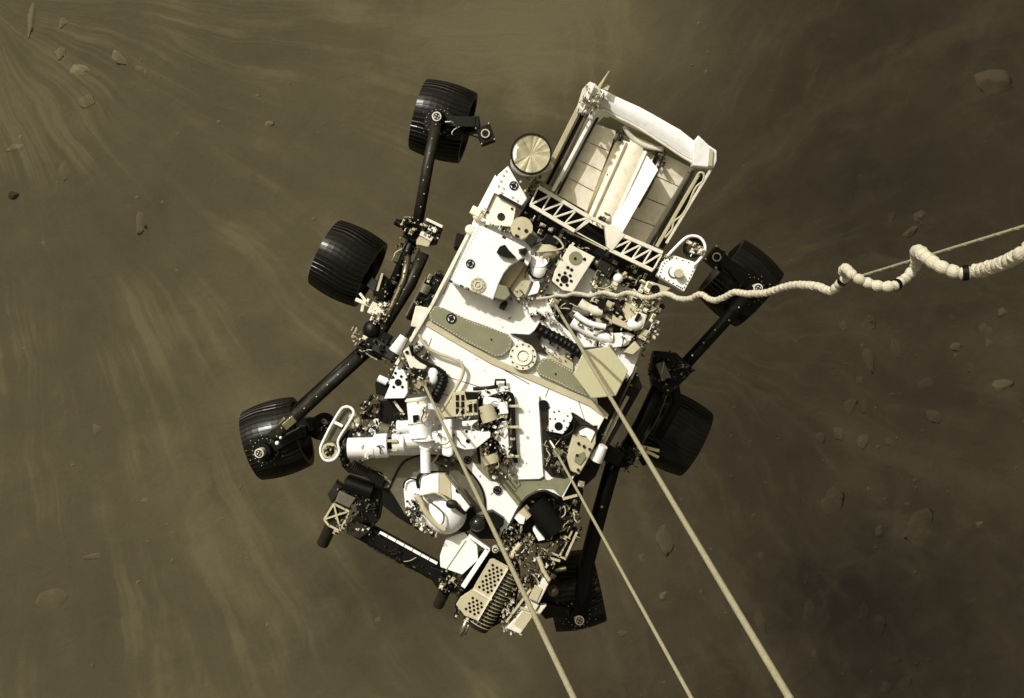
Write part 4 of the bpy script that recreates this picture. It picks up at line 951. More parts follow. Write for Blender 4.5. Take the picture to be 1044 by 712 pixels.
b = MB(); b.tube(spline([P(*F7(x, y), 0.22) for x, y in ((400,415),(440,465),(500,510),(540,560),(540,620),(520,650))]), 0.005, 6); b.tube([P(*F7(560,205), 0.20), P(*F7(790,500), 0.20)], 0.006, 6); b.tube([P(*F7(590,205), 0.15), P(*F7(800,470), 0.15)], 0.005, 6); part('seam', 'grey', b, dome)
b = MB(); b.ball(P(*F7(615,470), 0.22), 0.03, sc=(1.2, 0.9, 0.7)); b.cyl(P(*F7(640,480), 0.21), P(*F7(730,550), 0.17), 0.014, n=10); part('latch', 'dark', b, dome)
b = MB(); b.disc(*F7(665,352), 0.20, 2.2, 0.02); b.tube(spline([P(*F7(x, y), 0.12) for x, y in ((320,330),(310,260),(345,200),(450,190),(560,195))]), 0.010, 6); b.tube(spline([P(*F7(x, y), 0.12) for x, y in ((185,330),(200,270),(250,243),(300,255))]), 0.005, 6); part('gasket', 'black', b, dome)
clutter(F7([(180,470),(240,420),(300,440),(420,700),(330,720),(240,620)]), 60, 0.10, 0.15, 0.9, 2.8, ['dark', 'tan', 'white', 'black', 'offwhite', 'grey', 'white'], dome, 54)
b = MB(); b.prism(F7([(700,600),(740,500),(800,490),(830,560),(820,640),(760,712),(560,712)]), 0.05, -0.05); b.prism(F7([(0,340),(180,360),(190,480),(260,640),(330,712),(120,580),(0,480)]), -0.02, -0.1); part('side_frame', 'black', b, bevel=0.004)
b = MB(); b.ball(P(*F7(843,640), 0.08), 0.052, 24, 14); part('black_dome', 'gloss', b)
b = MB(); b.prism(F8([(140,280),(190,270),(295,340),(290,400),(240,440),(170,400)]), 0.07, -0.02); b.prism(F8([(30,320),(130,300),(260,440),(240,520),(80,520),(0,450)]), 0.02, -0.08); part('sensor_housing', 'black', b, bevel=0.006)

# ---- front right circular cut-out with dark mechanism
b = MB(); b.prism(F8([(330,430),(430,240),(520,140),(650,95),(780,165),(870,30),(1000,90),(960,300),(880,440),(760,530),(640,560),(480,560),(300,520)]), -0.09, -0.25); mech = part('drill_mechanism', 'black', b, bevel=0.006)
b = MB(); arc2 = [(335,420),(430,235),(520,135),(655,92),(775,160)]; b.tube(spline([P(*F8(x, y), 0.0) for x, y in arc2]), 0.009, 6); part('seam_seal', 'dark', b, deck)
b = MB()
for i in range(9):
    x0, y0 = 665 + i * 17, 235 + i * 27
    L0 = 10 + 6 * i
    b.tube([P(*F8(x0 - 18, y0 + 6), -0.02), P(*F8(x0 + L0, y0 - L0 * 0.75), -0.02)], 0.008, 6)
part('ribbed_hose', 'metal', b, mech)
b = MB(); b.cyl(P(*F8(560,200), -0.05), P(*F8(760,440), -0.05), 0.085, n=20); part('motor', 'black', b, mech)
b = MB(); b.prism(F8([(385,335),(430,295),(485,330),(470,390),(430,385)]), 0.04, -0.1); b.prism(F8([(548,440),(570,415),(660,525),(600,540)]), 0.03, -0.1); part('housing', 'white', b, mech, bevel=0.005)
b = MB(); b.cyl(P(*F8(440,260), -0.02), P(*F8(500,330), -0.02), 0.05, n=18); part('housing', 'tan', b, mech)
clutter(F8([(300,420),(420,380),(560,500),(600,560),(400,600),(300,600)]), 90, -0.08, 0.03, 0.8, 3.2, ['dark', 'black', 'grey', 'tan', 'metal', 'olive', 'offwhite', 'black'], mech, 55, cables=4)
clutter(F8([(500,190),(640,110),(740,170),(650,250),(560,300)]), 36, -0.08, -0.02, 1, 3.6, ['dark', 'black', 'dark', 'grey'], mech, 56)
clutter(F8([(820,200),(930,190),(950,290),(880,380),(700,350),(780,260)]), 60, -0.08, 0.0, 0.8, 2.4, ['dark', 'black', 'metal', 'offwhite', 'tan', 'metal'], mech, 57, cables=4)
b = MB()
b.bar(P(*F8(940,455), -0.02), P(*F8(830,700), -0.02), 0.012, 0.016); b.bar(P(*F8(900,440), -0.05), P(*F8(780,680), -0.05), 0.01, 0.014); b.bar(P(*F8(740,540), -0.05), P(*F8(640,690), -0.05), 0.01, 0.014)
b.bar(P(*F8(620,600), -0.05), P(*F8(830,690), -0.05), 0.01, 0.014); b.bar(P(*F8(600,660), -0.03), P(*F8(790,712), -0.03), 0.014, 0.014)
part('strut', 'tan', b, mech)
b = MB(); b.prism(F8([(870,440),(940,420),(950,470),(850,712),(720,712),(800,560)]), -0.08, -0.14); part('bracket', 'dark', b, mech)
b = MB(); b.cyl(P(*F8(370,655), 0.02), P(*F8(440,560), 0.02), 0.018, n=12); b.ball(P(*F8(372,658), 0.02), 0.024); part('actuator', 'tan', b, mech)

# ---- tool turret of the arm
b = MB(); b.prism(K8([(65,195),(100,175),(155,155),(222,222),(225,290),(148,362),(42,325),(40,270)]), 0.05, -0.05); pad = part('turret_cover', 'white', b, bevel=0.006)
b = MB(); b.bar(P(*K8(165,195), 0.053), P(*K8(70,335), 0.053), 0.004, 0.006); part('seam', 'tan', b, pad)
b = MB(); b.bar(P(*K8(275,235), 0.06), P(*K8(152,420), 0.06), 0.028, 0.03); b.bar(P(*K8(180,170), 0.06), P(*K8(280,240), 0.06), 0.02, 0.03); part('turret_frame', 'white', b, bevel=0.003)
b = MB(); b.prism(K8([(232,260),(262,262),(160,415),(145,370)]), 0.0, -0.1); b.prism(K8([(150,420),(290,245),(420,310),(430,360),(400,560),(250,640),(110,520)]), -0.16, -0.26); part('turret_body', 'black', b, bevel=0.005)
A_ = P(*K8(372,335), -0.06); B_ = P(*K8(225,590), -0.06)
b = MB(); b.cyl(B_, A_, 0.082, n=40); drum = part('perforated_drum', 'grey', b)
ax = (A_ - B_).normalized(); sd_ = ax.cross(Vector((0, 0, 1))).normalized(); up2 = sd_.cross(ax).normalized()
if up2.z < 0: up2 = -up2
b = MB()
for i in range(16):
    t = 0.04 + i * 0.062
    for j in range(-4, 6):
        a = R(j * 17 + (8.5 if i % 2 else 0)); d = up2 * math.cos(a) + sd_ * math.sin(a)
        p = B_ + (A_ - B_) * t; b.cyl(p + d * 0.079, p + d * 0.0845, 0.0095, n=10)
part('perforation', 'black', b, drum)
b = MB()
for i in range(17):
    t = 0.01 + i * 0.061; p = B_ + (A_ - B_) * t; b.ring(p, ax, 0.081, 0.086, 0.004, 40)
part('hoop_wire', 'tan', b, drum, split=False)
fp = K8([(282,287),(300,283),(372,322),(366,345),(218,582),(160,560),(118,506),(140,470),(200,430),(215,400)])
b = MB(); b.prism(fp, 0.045, 0.030); cvp = part('perforated_panel', 'tan', b, drum, bevel=0.003)
bq = [MB(), MB()]
o0 = (298,303); au = (-0.52, 0.855); av = (0.86, 0.51)
for i in range(18):
    for j in range(4):
        s_ = 12 + i * 15.5; w_ = 4 + j * 24 + (12 if i % 2 else 0)
        x, y = o0[0] + au[0] * s_ + av[0] * w_, o0[1] + au[1] * s_ + av[1] * w_
        if 150 < s_ < 185 or s_ > 262 or not inside(*K8(x, y), fp) or not inside(*K8(x + 9, y + 6), fp) or not inside(*K8(x - 8, y), fp): continue
        bq[s_ > 170].disc(*K8(x, y), 0.048, 1.35, 0.005, 12)
for q_ in bq: part('perforation', 'black', q_, cvp, split=False)
b = MB(); b.bar(P(*K8(205,432), 0.05), P(*K8(290,482), 0.05), 0.012, 0.01); b.bar(P(*K8(368,330), 0.046), P(*K8(222,582), 0.046), 0.010, 0.012); part('panel_rib', 'offwhite', b, drum)
b = MB(); b.cyl(B_ - ax * 0.03, B_, 0.075, 0.085, 30); part('end_cap', 'dark', b, drum)
b = MB(); b.tube([P(*K8(170,580), -0.02), P(*K8(138,655), -0.04)], 0.013, 10); b.tube([P(*K8(190,585), -0.02), P(*K8(160,650), -0.04)], 0.009, 8); part('nozzle', 'metal', b, drum)
clutter(K8([(110,500),(145,500),(230,600),(290,600),(240,640),(110,570)]), 40, -0.08, 0.02, 0.8, 2.6, ['metal', 'dark', 'black', 'tan', 'dmetal', 'offwhite'], drum, 58)
b = MB(); b.prism(K8([(555,360),(575,390),(520,500),(470,480)]), 0.03, -0.08); b.prism(K8([(480,490),(520,510),(430,650),(360,620)]), 0.02, -0.08); b.prism(K8([(530,510),(558,510),(520,560),(500,545)]), 0.0, -0.06); sb = part('sensor_box', 'offwhite', b, bevel=0.006)
b = MB(); b.prism(K8([(500,410),(535,430),(510,490),(470,475)]), 0.04, 0.031); b.prism(K8([(440,540),(490,560),(440,630),(400,600)]), 0.03, 0.021); part('cover_patch', 'tan', b, sb)
b = MB(); b.bar(P(*K8(360,590), 0.02), P(*K8(480,430), 0.02), 0.012, 0.014); b.bar(P(*K8(430,520), 0.03), P(*K8(510,545), 0.03), 0.012, 0.014); b.tube(spline([P(*K8(x, y), 0.03) for x, y in ((515,275),(530,310),(545,350),(570,390))]), 0.014, 8); part('brace', 'tan', b, sb)
clutter(K8([(360,420),(480,350),(560,340),(570,380),(480,480),(350,620),(340,560)]), 80, -0.08, 0.03, 0.8, 2.6, ['metal', 'dark', 'black', 'tan', 'dmetal', 'offwhite', 'black'], sb, 59, cables=4)
clutter(K8([(320,610),(420,620),(440,650),(360,650)]), 20, -0.06, 0.02, 0.8, 2.4, ['metal', 'offwhite', 'tan'], sb, 60)
clutter(K8([(300,90),(350,100),(370,160),(460,190),(540,260),(430,300),(360,260),(300,200)]), 80, -0.06, 0.03, 0.8, 2.6, ['metal', 'dark', 'black', 'tan', 'dmetal', 'black'], mech, 61, cables=4)
b = MB(); b.ball(P(*K8(590,440), -0.1), 0.035); b.cyl(P(*K8(600,340), -0.03), P(*K8(650,330), -0.03), 0.014, n=10); part('fitting', 'dmetal', b, sb)
b = MB(); b.disc(*K8(308,240), 0.09, 3.2, 0.05, 16); part('knob', 'offwhite', b)
b = MB(); b.ringp(*K8(308,240), 0.096, 2.2, 0.8, 0.01, 16); part('knob_ring', 'dark', b)

# ---- extra small equipment over the busy zones
for k_, (poly, n_, z_, pal_) in enumerate([
  ([(535,215),(600,255),(585,300),(560,300),(545,262),(528,240)], 60, 0.06, ['dark','tan','black','offwhite','grey','olive','metal']),
  ([(505,258),(545,262),(556,300),(540,312),(512,306)], 36, 0.05, ['dark','tan','black','offwhite','grey']),
  ([(540,298),(565,302),(572,335),(556,345),(535,320)], 40, 0.04, ['tan','offwhite','dark','white','black','metal']),
  ([(540,340),(560,340),(596,372),(585,380),(560,362)], 30, 0.04, ['tan','dark','black','grey']),
  ([(398,375),(412,358),(432,372),(440,395),(420,400),(402,400)], 50, 0.10, ['offwhite','dark','white','black','metal','tan']),
  ([(400,420),(418,420),(418,452),(402,452)], 20, 0.14, ['tan','white','dark','offwhite']),
  ([(355,425),(400,420),(402,440),(360,446)], 50, 0.08, ['dark','white','black','metal','grey','offwhite']),
  ([(462,402),(490,400),(490,425),(464,428)], 26, 0.12, ['tan','white','dark','offwhite','grey']),
  ([(490,398),(520,396),(524,480),(498,484),(486,440)], 120, 0.09, ['tan','white','dark','offwhite','black','black','metal','dmetal']),
  ([(440,432),(500,430),(500,462),(460,466)], 26, 0.13, ['white','offwhite','tan','dark']),
  ([(365,470),(380,470),(410,500),(400,505),(372,485)], 30, 0.0, ['black','dark','grey','tan']),
  ([(555,425),(575,440),(565,470),(555,480)], 30, 0.05, ['black','dark','grey','tan','metal']),
  ([(505,545),(530,540),(560,560),(570,590),(545,600),(520,585)], 120, 0.03, ['black','dark','grey','tan','metal','dmetal','black','offwhite']),
  ([(545,520),(560,512),(590,520),(596,545),(575,560),(556,560)], 110, -0.0, ['black','dark','dark','metal','dmetal','black','tan']),
  ([(505,600),(540,570),(560,590),(530,650),(510,640)], 70, 0.0, ['black','dark','tan','metal','dmetal','offwhite','black']),
  ([(448,580),(470,588),(476,600),(465,612),(448,600)], 40, -0.05, ['black','dark','tan','metal','dmetal']),
  ([(340,490),(372,495),(388,510),(380,540),(350,530)], 60, -0.05, ['black','black','dark','grey','dmetal']),
  ([(372,538),(450,582),(444,592),(366,550)], 60, -0.12, ['black','black','dark','dark','grey']),
  ([(646,362),(672,330),(668,345),(630,420),(600,470),(592,462)], 60, -0.05, ['black','black','dark','dark','grey','tan']),
  ([(660,372),(690,360),(705,375),(690,400),(660,395)], 50, -0.26, ['black','black','dark','dark','grey','dmetal']),
  ([(612,456),(640,450),(655,470),(640,486),(610,478)], 50, -0.24, ['black','black','dark','dark','grey','dmetal']),
  ([(432,80),(470,100),(468,150),(430,130)], 0, -0.4, ['metal']),
  ([(408,240),(428,250),(400,330),(372,332)], 60, -0.38, ['black','dark','metal','grey','dmetal']),
  ([(575,318),(600,315),(625,340),(612,352),(585,345)], 34, 0.10, ['tan','white','dark','grey','offwhite','black']),
  ([(598,330),(640,345),(655,352),(640,362),(600,350)], 30, 0.08, ['tan','white','dark','offwhite','grey']),
  ([(418,408),(436,406),(440,440),(420,440)], 12, 0.235, ['white','tan','offwhite']),
  ([(358,448),(392,446),(392,466),(360,468)], 7, 0.225, ['white','tan','offwhite']),
  ([(436,428),(466,430),(466,462),(438,462)], 16, 0.20, ['white','tan','offwhite','dark']),
  ([(330,545),(345,520),(356,525),(350,545)], 16, -0.07, ['black','dark','grey','tan']),
  ([(412,505),(430,545),(445,548),(424,500)], 40, 0.15, ['white','tan','dark','black','offwhite']),
  ([(640,300),(672,306),(668,345),(650,352)], 40, 0.06, ['tan','grey','dark','offwhite','olive']),
]):
    clutter(poly, n_, z_ - 0.03, z_ + 0.01, 0.8, 2.8, pal_, rover, 200 + k_, cables=2)

# ---- robotic arm (black) at the front left
def zcyl(conv, a, c, rpx, z0, z1, m, name, parent=rover, n=18, r2=None):
    mb = MB(); mb.cyl(P(*conv(*a), z0), P(*conv(*c), z1), rpx * PX, (r2 or rpx) * PX, n); return part(name, m, mb, parent, bevel=0.003)
b = MB(); b.bar(P(*K7(240,300), -0.18), P(*K7(625,512), -0.18), 0.115, 0.10); arm = part('robot_arm', 'black', b, bevel=0.02)
b = MB()
segs = 7
for i in range(segs):
    t0 = (i + 0.04) / segs; t1 = (i + 0.96) / segs
    a = (342 + (606 - 342) * t0, 322 + (466 - 322) * t0); c_ = (342 + (606 - 342) * t1, 322 + (466 - 322) * t1)
    b.bar(P(*K7(*a), -0.11), P(*K7(*c_), -0.11), 0.016, 0.014)
part('white_strip', 'white', b, arm)
b = MB()
for i in range(26):
    t = i / 25; b.box(P(*K7(300 + 290 * t, 385 + 150 * t + random.uniform(-6, 6)), -0.17), (random.uniform(.01, .03), .02, .03))
part('cable_clip', 'dark', b, arm)
b = MB(); b.prism(K7([(185,75),(345,130),(350,165),(330,285),(240,280),(235,190),(175,120)]), -0.06, -0.25); b.cyl(P(*K7(190,100), -0.05), P(*K7(310,140), -0.05), 0.05, n=18); sh = part('shoulder_joint', 'black', b, bevel=0.008)
b = MB(); b.prism(K7([(105,150),(140,98),(175,120),(150,160),(125,195)]), -0.08, -0.2); b.prism(K7([(200,270),(260,280),(300,320),(250,355),(190,330)]), -0.08, -0.24); part('joint_cap', 'dark', b, sh, bevel=0.005)
b = MB(); b.prism(K7([(160,135),(235,170),(205,215),(140,185)]), -0.04, -0.12); part('joint_cover', 'grey', b, sh, bevel=0.005)
b = MB(); b.prism(K7([(105,250),(135,195),(205,225),(165,315),(110,290)]), -0.10, -0.2); eb = part('elbow_block', 'dark', b, bevel=0.005)
b = MB()
qs = K7([(92,265),(135,195),(205,228),(165,318),(112,292)])
for i in range(5): b.bar(P(*qs[i], -0.085), P(*qs[(i + 1) % 5], -0.085), 0.012, 0.014)
b.bar(P(*qs[0], -0.08), P(*qs[2], -0.08), 0.01, 0.012); b.bar(P(*qs[1], -0.078), P(*qs[3], -0.078), 0.01, 0.012)
part('lattice', 'tan', b, eb)
zcyl(K7, (125,290), (85,375), 6.5, -0.16, -0.24, 'dark', 'motor', eb)
b = MB(); b.prism(K7([(575,480),(650,500),(700,560),(700,600),(620,600),(570,530)]), -0.10, -0.22); wj = part('wrist_joint', 'black', b, bevel=0.006)
zcyl(K7, (640,590), (608,655), 5.8, -0.16, -0.22, 'dark', 'motor', wj)
clutter(K7([(610,520),(660,520),(710,560),(700,600),(620,590)]), 34, -0.10, -0.04, 0.8, 2.6, ['metal', 'offwhite', 'dark', 'tan', 'black'], wj, 62)
clutter(K7([(180,80),(340,130),(330,280),(240,270),(180,150)]), 40, -0.06, -0.02, 0.8, 3.0, ['dark', 'black', 'dark', 'grey', 'metal'], sh, 63, cables=3)
clutter(K7([(200,270),(330,310),(340,340),(220,330)]), 22, -0.1, -0.06, 0.8, 2.2, ['dark', 'offwhite', 'black', 'metal'], arm, 64)
b = MB()
for i in range(16):
    t = i / 15; b.box(P(*K5(205 + 150 * t, 480 + 90 * t), 0.03), (0.006, 0.05, 0.03))
b.bar(P(*K5(195,470), 0.01), P(*K5(370,580), 0.01), 0.05, 0.03); part('ribbed_conduit', 'dark', b)

# ---- left side racks below the deck edge
b = MB(); b.prism(K2([(310,225),(350,235),(330,290),(295,300)]), -0.02, -0.2); b.prism(F10([(400,395),(470,370),(490,390),(440,490),(400,560),(350,540),(310,600),(300,580)]), -0.03, -0.3); b.prism([(428,318),(444,292),(452,296),(410,372),(398,366)], -0.04, -0.3); part('side_rack', 'black', b, bevel=0.005)
b = MB(); b.bar(P(*F10(400,395), 0.0), P(*F10(303,580), 0.0), 0.010, 0.012); b.cyl(P(*F10(385,470), 0.0), P(*F10(405,430), 0.0), 0.03, n=14); part('brace', 'grey', b)
b = MB(); b.prism(F10([(350,530),(410,540),(400,600),(370,640),(325,630)]), 0.02, -0.1); hs = part('housing', 'offwhite', b, bevel=0.006)
b = MB(); b.disc(*F10(378,588), 0.03, 3.4, 0.012, 14); part('port', 'white', b, hs)
clutter(F10([(400,400),(480,350),(490,400),(430,520),(400,560),(330,560)]), 60, -0.05, 0.0, 0.8, 2.8, ['dark', 'black', 'grey', 'tan', 'metal', 'black'], rover, 65, cables=3)
clutter([(398,372),(410,350),(425,340),(416,365),(404,392),(394,392)], 40, -0.06, 0.03, 0.8, 2.8, ['dark', 'black', 'offwhite', 'black', 'metal', 'white'], rover, 66, cables=3)
clutter([(478,236),(505,190),(512,200),(488,240)], 34, 0.0, 0.07, 0.8, 2.8, ['tan', 'offwhite', 'white', 'dark'], rover, 67)
clutter(F1([(120,560),(560,720),(540,740),(100,620)]), 34, 0.05, 0.13, 0.8, 2.4, ['tan', 'offwhite', 'white', 'dark', 'grey'], rover, 68)

# ---- wheels and suspension
WR, WW = 0.262, 0.35
def wheel_mesh():
    b = MB(); n = 384; prof = 9; rows = []
    # crowned tyre with shallow curved grousers
    for i in range(n):
        a = 2 * math.pi * i / n
        for j in range(prof):
            t = j / (prof - 1) * 2 - 1
            g = (0.003, 0.003, 0.0, 0.0, 0.0, 0.0, 0.0, 0.0)[i % 8]
            r = WR - 0.020 * t * t - 0.002 + g; a2 = a + 0.03 * math.sin(t * math.pi)
            b.v.append(Vector((t * WW / 2, r * math.cos(a2), r * math.sin(a2))))
    for i in range(n):
        for j in range(prof - 1):
            b.f.append([i * prof + j, ((i + 1) % n) * prof + j, ((i + 1) % n) * prof + j + 1, i * prof + j + 1]); b.sm.append(False)
    m0 = len(b.v)
    for i in range(n):
        a = 2 * math.pi * i / n
        for x in (-WW / 2, WW / 2):
            b.v.append(Vector((x, (WR - 0.05) * math.cos(a), (WR - 0.05) * math.sin(a))))
    for i in range(n):
        j = (i + 1) % n
        b.f.append([i * prof, m0 + i * 2, m0 + j * 2, j * prof]); b.sm.append(False)
        b.f.append([i * prof + prof - 1, j * prof + prof - 1, m0 + j * 2 + 1, m0 + i * 2 + 1]); b.sm.append(False)
        b.f.append([m0 + i * 2, m0 + i * 2 + 1, m0 + j * 2 + 1, m0 + j * 2]); b.sm.append(True)
    return b
wb = wheel_mesh()
proto = wb.build('wheel', 'wheel', None, keep=(0, 0, 0))
hb = MB(); hb.cyl((-0.10, 0, 0), (0.12, 0, 0), 0.07, 0.06, 20); hb.cyl((-0.12, 0, 0), (-0.10, 0, 0), 0.05, n=20); hub0 = hb.build('hub', 'dark', None, keep=(0, 0, 0)); hub0.parent = proto
for i in range(6):
    a = i * math.pi / 3; s_ = MB()
    pts = []
    for k in range(6):
        rr = 0.06 + 0.155 * k / 5; aa = a + 0.28 * math.sin(k / 5 * math.pi)
        pts.append((0.02, rr * math.cos(aa), rr * math.sin(aa)))
    for k in range(5): s_.bar(pts[k], pts[k + 1], 0.010, 0.09, up=(1, 0, 0))
    so = s_.build('spoke', 'dark', None, keep=(0, 0, 0)); so.parent = proto
WZ = -0.85
WHEELS = [(452,124,-16,'rear left'),(355,269,-27,'middle left'),(283,447,17,'front left'),(754,289,-40.6,'rear right'),(686,441,-28,'middle right'),(585,602,12,'front right')]
wobjs = []
kids = list(proto.children)
for i, (px, py, rz, nm) in enumerate(WHEELS):
    o = proto if i == 0 else proto.copy()
    if i: COL.objects.link(o)
    c = P(px, py, WZ)
    o.parent = rover; o.location = c - ORIG['rover']
    flip = 180 if i >= 3 else 0
    o.rotation_euler = (R(random.uniform(0, 60)), 0, R(rz + flip))
    o['label'] = nm + ' black wheel'
    if i:
        for ch in kids:
            q = ch.copy(); COL.objects.link(q); q.parent = o
    wobjs.append(o)
def W(px, py, z): return P(px, py, z)
def arm_tube(pts, r, name, m='black', bolts=True, parent=rover, taper=None):
    mb = MB(); mb.tube([P(*p) for p in pts], r, 16, taper, smooth=True); o = part(name, m, mb, parent)
    if bolts:
        bb = MB()
        for (a, c_) in zip(pts[:-1], pts[1:]):
            n = max(2, int(math.dist(a[:2], c_[:2]) / 13))
            for i in range(n):
                t = (i + 0.5) / n; q = P(a[0] + (c_[0] - a[0]) * t, a[1] + (c_[1] - a[1]) * t, a[2] + (c_[2] - a[2]) * t)
                d = (P(*c_) - P(*a)).normalized(); s_ = d.cross(Vector((0, 0, 1))).normalized()
                q = q + Vector((0, 0, r * 0.95)) + s_ * r * random.uniform(-0.35, 0.35)
                bb.ball(q, 0.0075, 8, 5)
        part('clip', 'metal', bb, o)
    return o
def steer(px, py, wi, ox, oy, marker=True):
    """steering actuator above a wheel with bolts ring and marker disc"""
    w = WHEELS[wi]; c = P(px, py, -0.50)
    b = MB(); b.cyl(c - Vector((0, 0, 0.12)), c, 0.06, 0.055, 24); b.cyl(c - Vector((0, 0, 0.10)), c - Vector((0, 0, 0.08)), 0.095, n=28)
    wc = P(w[0], w[1], WZ)
    rz = R(w[2]); axd = Vector((math.cos(rz), math.sin(rz), 0))
    e = wc + axd * (ox * 0.24); b.bar(c - Vector((0, 0, 0.09)), Vector((e.x, e.y, -0.59)), 0.07, 0.05); b.bar(Vector((e.x, e.y, -0.57)), Vector((e.x, e.y, WZ)), 0.05, 0.08, up=(0, 1, 0)); b.bar(Vector((e.x, e.y, WZ)), wc, 0.05, 0.05)
    s_ = part('steering_actuator', 'black', b, bevel=0.004)
    bb = MB()
    for i in range(18):
        a = i * math.pi / 9; bb.ball(c + Vector((0.08 * math.cos(a), 0.08 * math.sin(a), -0.078)), 0.005, 8, 5)
        if i % 2: bb.ball(c + Vector((0.125 * math.cos(a) , 0.10 * math.sin(a), -0.085)), 0.004, 8, 5)
    part('bolt', 'metal', bb, s_, split=False)
    if marker:
        b = MB(); c = c + Vector((0, 0, 0.072)); b.cyl(c - Vector((0, 0, 0.072)), c + Vector((0, 0, 0.004)), 0.030, n=20); part('marker_disc', 'offwhite', b, s_)
        b = MB(); b.ring(c + Vector((0, 0, 0.008)), Vector((0, 0, 1)), 0.017, 0.022, 0.006, 20); b.box(c + Vector((0, 0, 0.006)), (0.036, 0.006, 0.004)); b.box(c + Vector((0, 0, 0.0075)), (0.006, 0.036, 0.004)); part('marker_ring', 'black', b, s_)
    return s_
steer(446, 121.5, 0, 1, 0); steer(267, 461, 2, 1, 0); steer(770, 294.6, 3, -1, 0); steer(590, 629.7, 5, -1, 0)
# drive-motor covers beside wheels
def motor_cover(px, py, z, rz):
    c = P(px, py, z); b = MB(); b.box(c, (0.10, 0.12, 0.08), R(rz)); b.cyl(c - Vector((0, 0, 0.04)), c + Vector((0, 0, 0.05)), 0.035, n=16)
    mo = part('drive_motor', 'black', b, bevel=0.006)
    b = MB(); b.ring(c + Vector((0, 0, 0.055)), Vector((0, 0, 1)), 0.022, 0.030, 0.008, 16)
    m = Matrix.Rotation(R(rz), 3, 'Z')
    for sx in (-1, 1):
        for sy in (-1, 1): b.ball(c + m @ Vector((sx * 0.045, sy * 0.055, 0.04)), 0.010, 8, 5)
    part('bolt', 'metal', b, mo); return mo
motor_cover(495, 138, -0.62, 20); motor_cover(729, 263, -0.62, -40)
b = MB(); b.bar(P(452,124,-0.72), P(495,138,-0.62), 0.06, 0.05); b.bar(P(760,283,-0.72), P(729,263,-0.62), 0.06, 0.05); part('axle', 'black', b)
# rear left: bogie arm
arm_tube([(446,121,-0.47), (437,165,-0.44), (425,232,-0.42)], 0.036, 'bogie_arm', 'dark')
b = MB(); b.ball(P(447,121,-0.49), 0.05); b.cyl(P(421,234,-0.45), P(421,234,-0.34), 0.052, n=18); b.box(P(424,238,-0.40), (0.13, 0.12, 0.08)); b.cyl(P(403,226,-0.38), P(414,232,-0.38), 0.022, n=12); pv = part('bogie_pivot', 'black', b, bevel=0.005)
clutter(F9([(75,470),(180,440),(240,520),(200,600),(80,560)]), 34, -0.34, -0.28, 1.0, 3.2, ['dark', 'metal', 'tan', 'black', 'offwhite', 'dmetal'], pv, 70)
b = MB(); b.prism(F9([(240,600),(300,470),(440,530),(380,680),(260,690),(200,660)]), -0.30, -0.42); bx = part('differential_box', 'dark', b, bevel=0.006)
b = MB(); b.prism(F9([(215,650),(240,615),(350,640),(320,712),(210,690)]), -0.27, -0.299); part('cover', 'tan', b, bx, bevel=0.003)
b = MB(); b.bar(P(*F9(300,465), -0.27), P(*F9(445,535), -0.27), 0.018, 0.018); b.bar(P(*F9(250,590), -0.27), P(*F9(355,645), -0.27), 0.03, 0.02); b.bar(P(*F9(320,540), -0.27), P(*F9(390,570), -0.27), 0.03, 0.02); part('brace', 'offwhite', b, bx, bevel=0.002)
clutter(F9([(240,500),(440,540),(400,640),(260,600)]), 40, -0.30, -0.25, 1.0, 3.0, ['dark', 'metal', 'tan', 'black', 'offwhite', 'dmetal', 'black'], bx, 71)
arm_tube([(424,240,-0.42), (413,262,-0.45), (393,308,-0.52)], 0.034, 'bogie_arm')
arm_tube([(432,258,-0.36), (418,290,-0.36), (393,330,-0.36), (382,350,-0.36)], 0.040, 'rocker_arm', 'dark')
arm_tube([(416,262,-0.33), (412,285,-0.33), (400,312,-0.33), (392,330,-0.33)], 0.022, 'rocker_brace', 'dmetal')
b = MB(); b.prism(F10([(150,440),(180,370),(215,400),(210,470),(170,470)]), -0.50, -0.7); b.bar(P(355,269,-0.8), P(392,300,-0.62), 0.07, 0.06); b.cyl(P(388,300,-0.66), P(388,300,-0.48), 0.05, n=16); mk = part('wheel_mount', 'black', b, bevel=0.005)
b = MB(); b.bar(P(*F10(190,375), -0.48), P(*F10(165,460), -0.48), 0.015, 0.02); part('brace', 'tan', b, mk)
b = MB(); b.bar(P(*F10(60,500), -0.40), P(*F10(165,545), -0.40), 0.025, 0.03); b.bar(P(*F10(80,470), -0.40), P(*F10(110,510), -0.40), 0.018, 0.02); b.bar(P(*F10(90,560), -0.40), P(*F10(98,520), -0.40), 0.02, 0.02); b.box(P(*F10(165,555), -0.38), (0.10, 0.08, 0.06)); part('hinge_bracket', 'offwhite', b, bevel=0.004)
clutter(F10([(110,500),(240,530),(210,620),(140,600)]), 44, -0.38, -0.30, 1.0, 3.0, ['offwhite', 'metal', 'tan', 'white', 'dark'], rover, 72)
b = MB(); b.ball(P(*F10(140,650), -0.34), 0.06, sc=(1, 1.1, 0.8)); b.bar(P(*F10(130,640), -0.36), P(*F10(230,700), -0.36), 0.06, 0.07); b.box(P(383,354,-0.36), (0.14, 0.12, 0.10)); b.bar(P(383,352,-0.35), P(420,372,-0.25), 0.08, 0.08); rp_ = part('rocker_pivot', 'black', b, bevel=0.008)
clutter(K10([(510,60),(570,70),(560,120),(530,140),(510,100)]), 26, -0.36, -0.30, 1, 2.6, ['tan', 'metal', 'offwhite', 'grey'], rp_, 73)
clutter(K10([(540,100),(700,110),(690,200),(560,190),(520,160)]), 60, -0.32, -0.24, 1, 3.2, ['dark', 'black', 'dmetal', 'metal', 'black'], rp_, 74, cables=3)
clutter(K10([(580,0),(660,0),(650,40),(600,50)]), 26, -0.34, -0.26, 1, 2.6, ['tan', 'metal', 'offwhite', 'grey', 'dark'], rp_, 75)
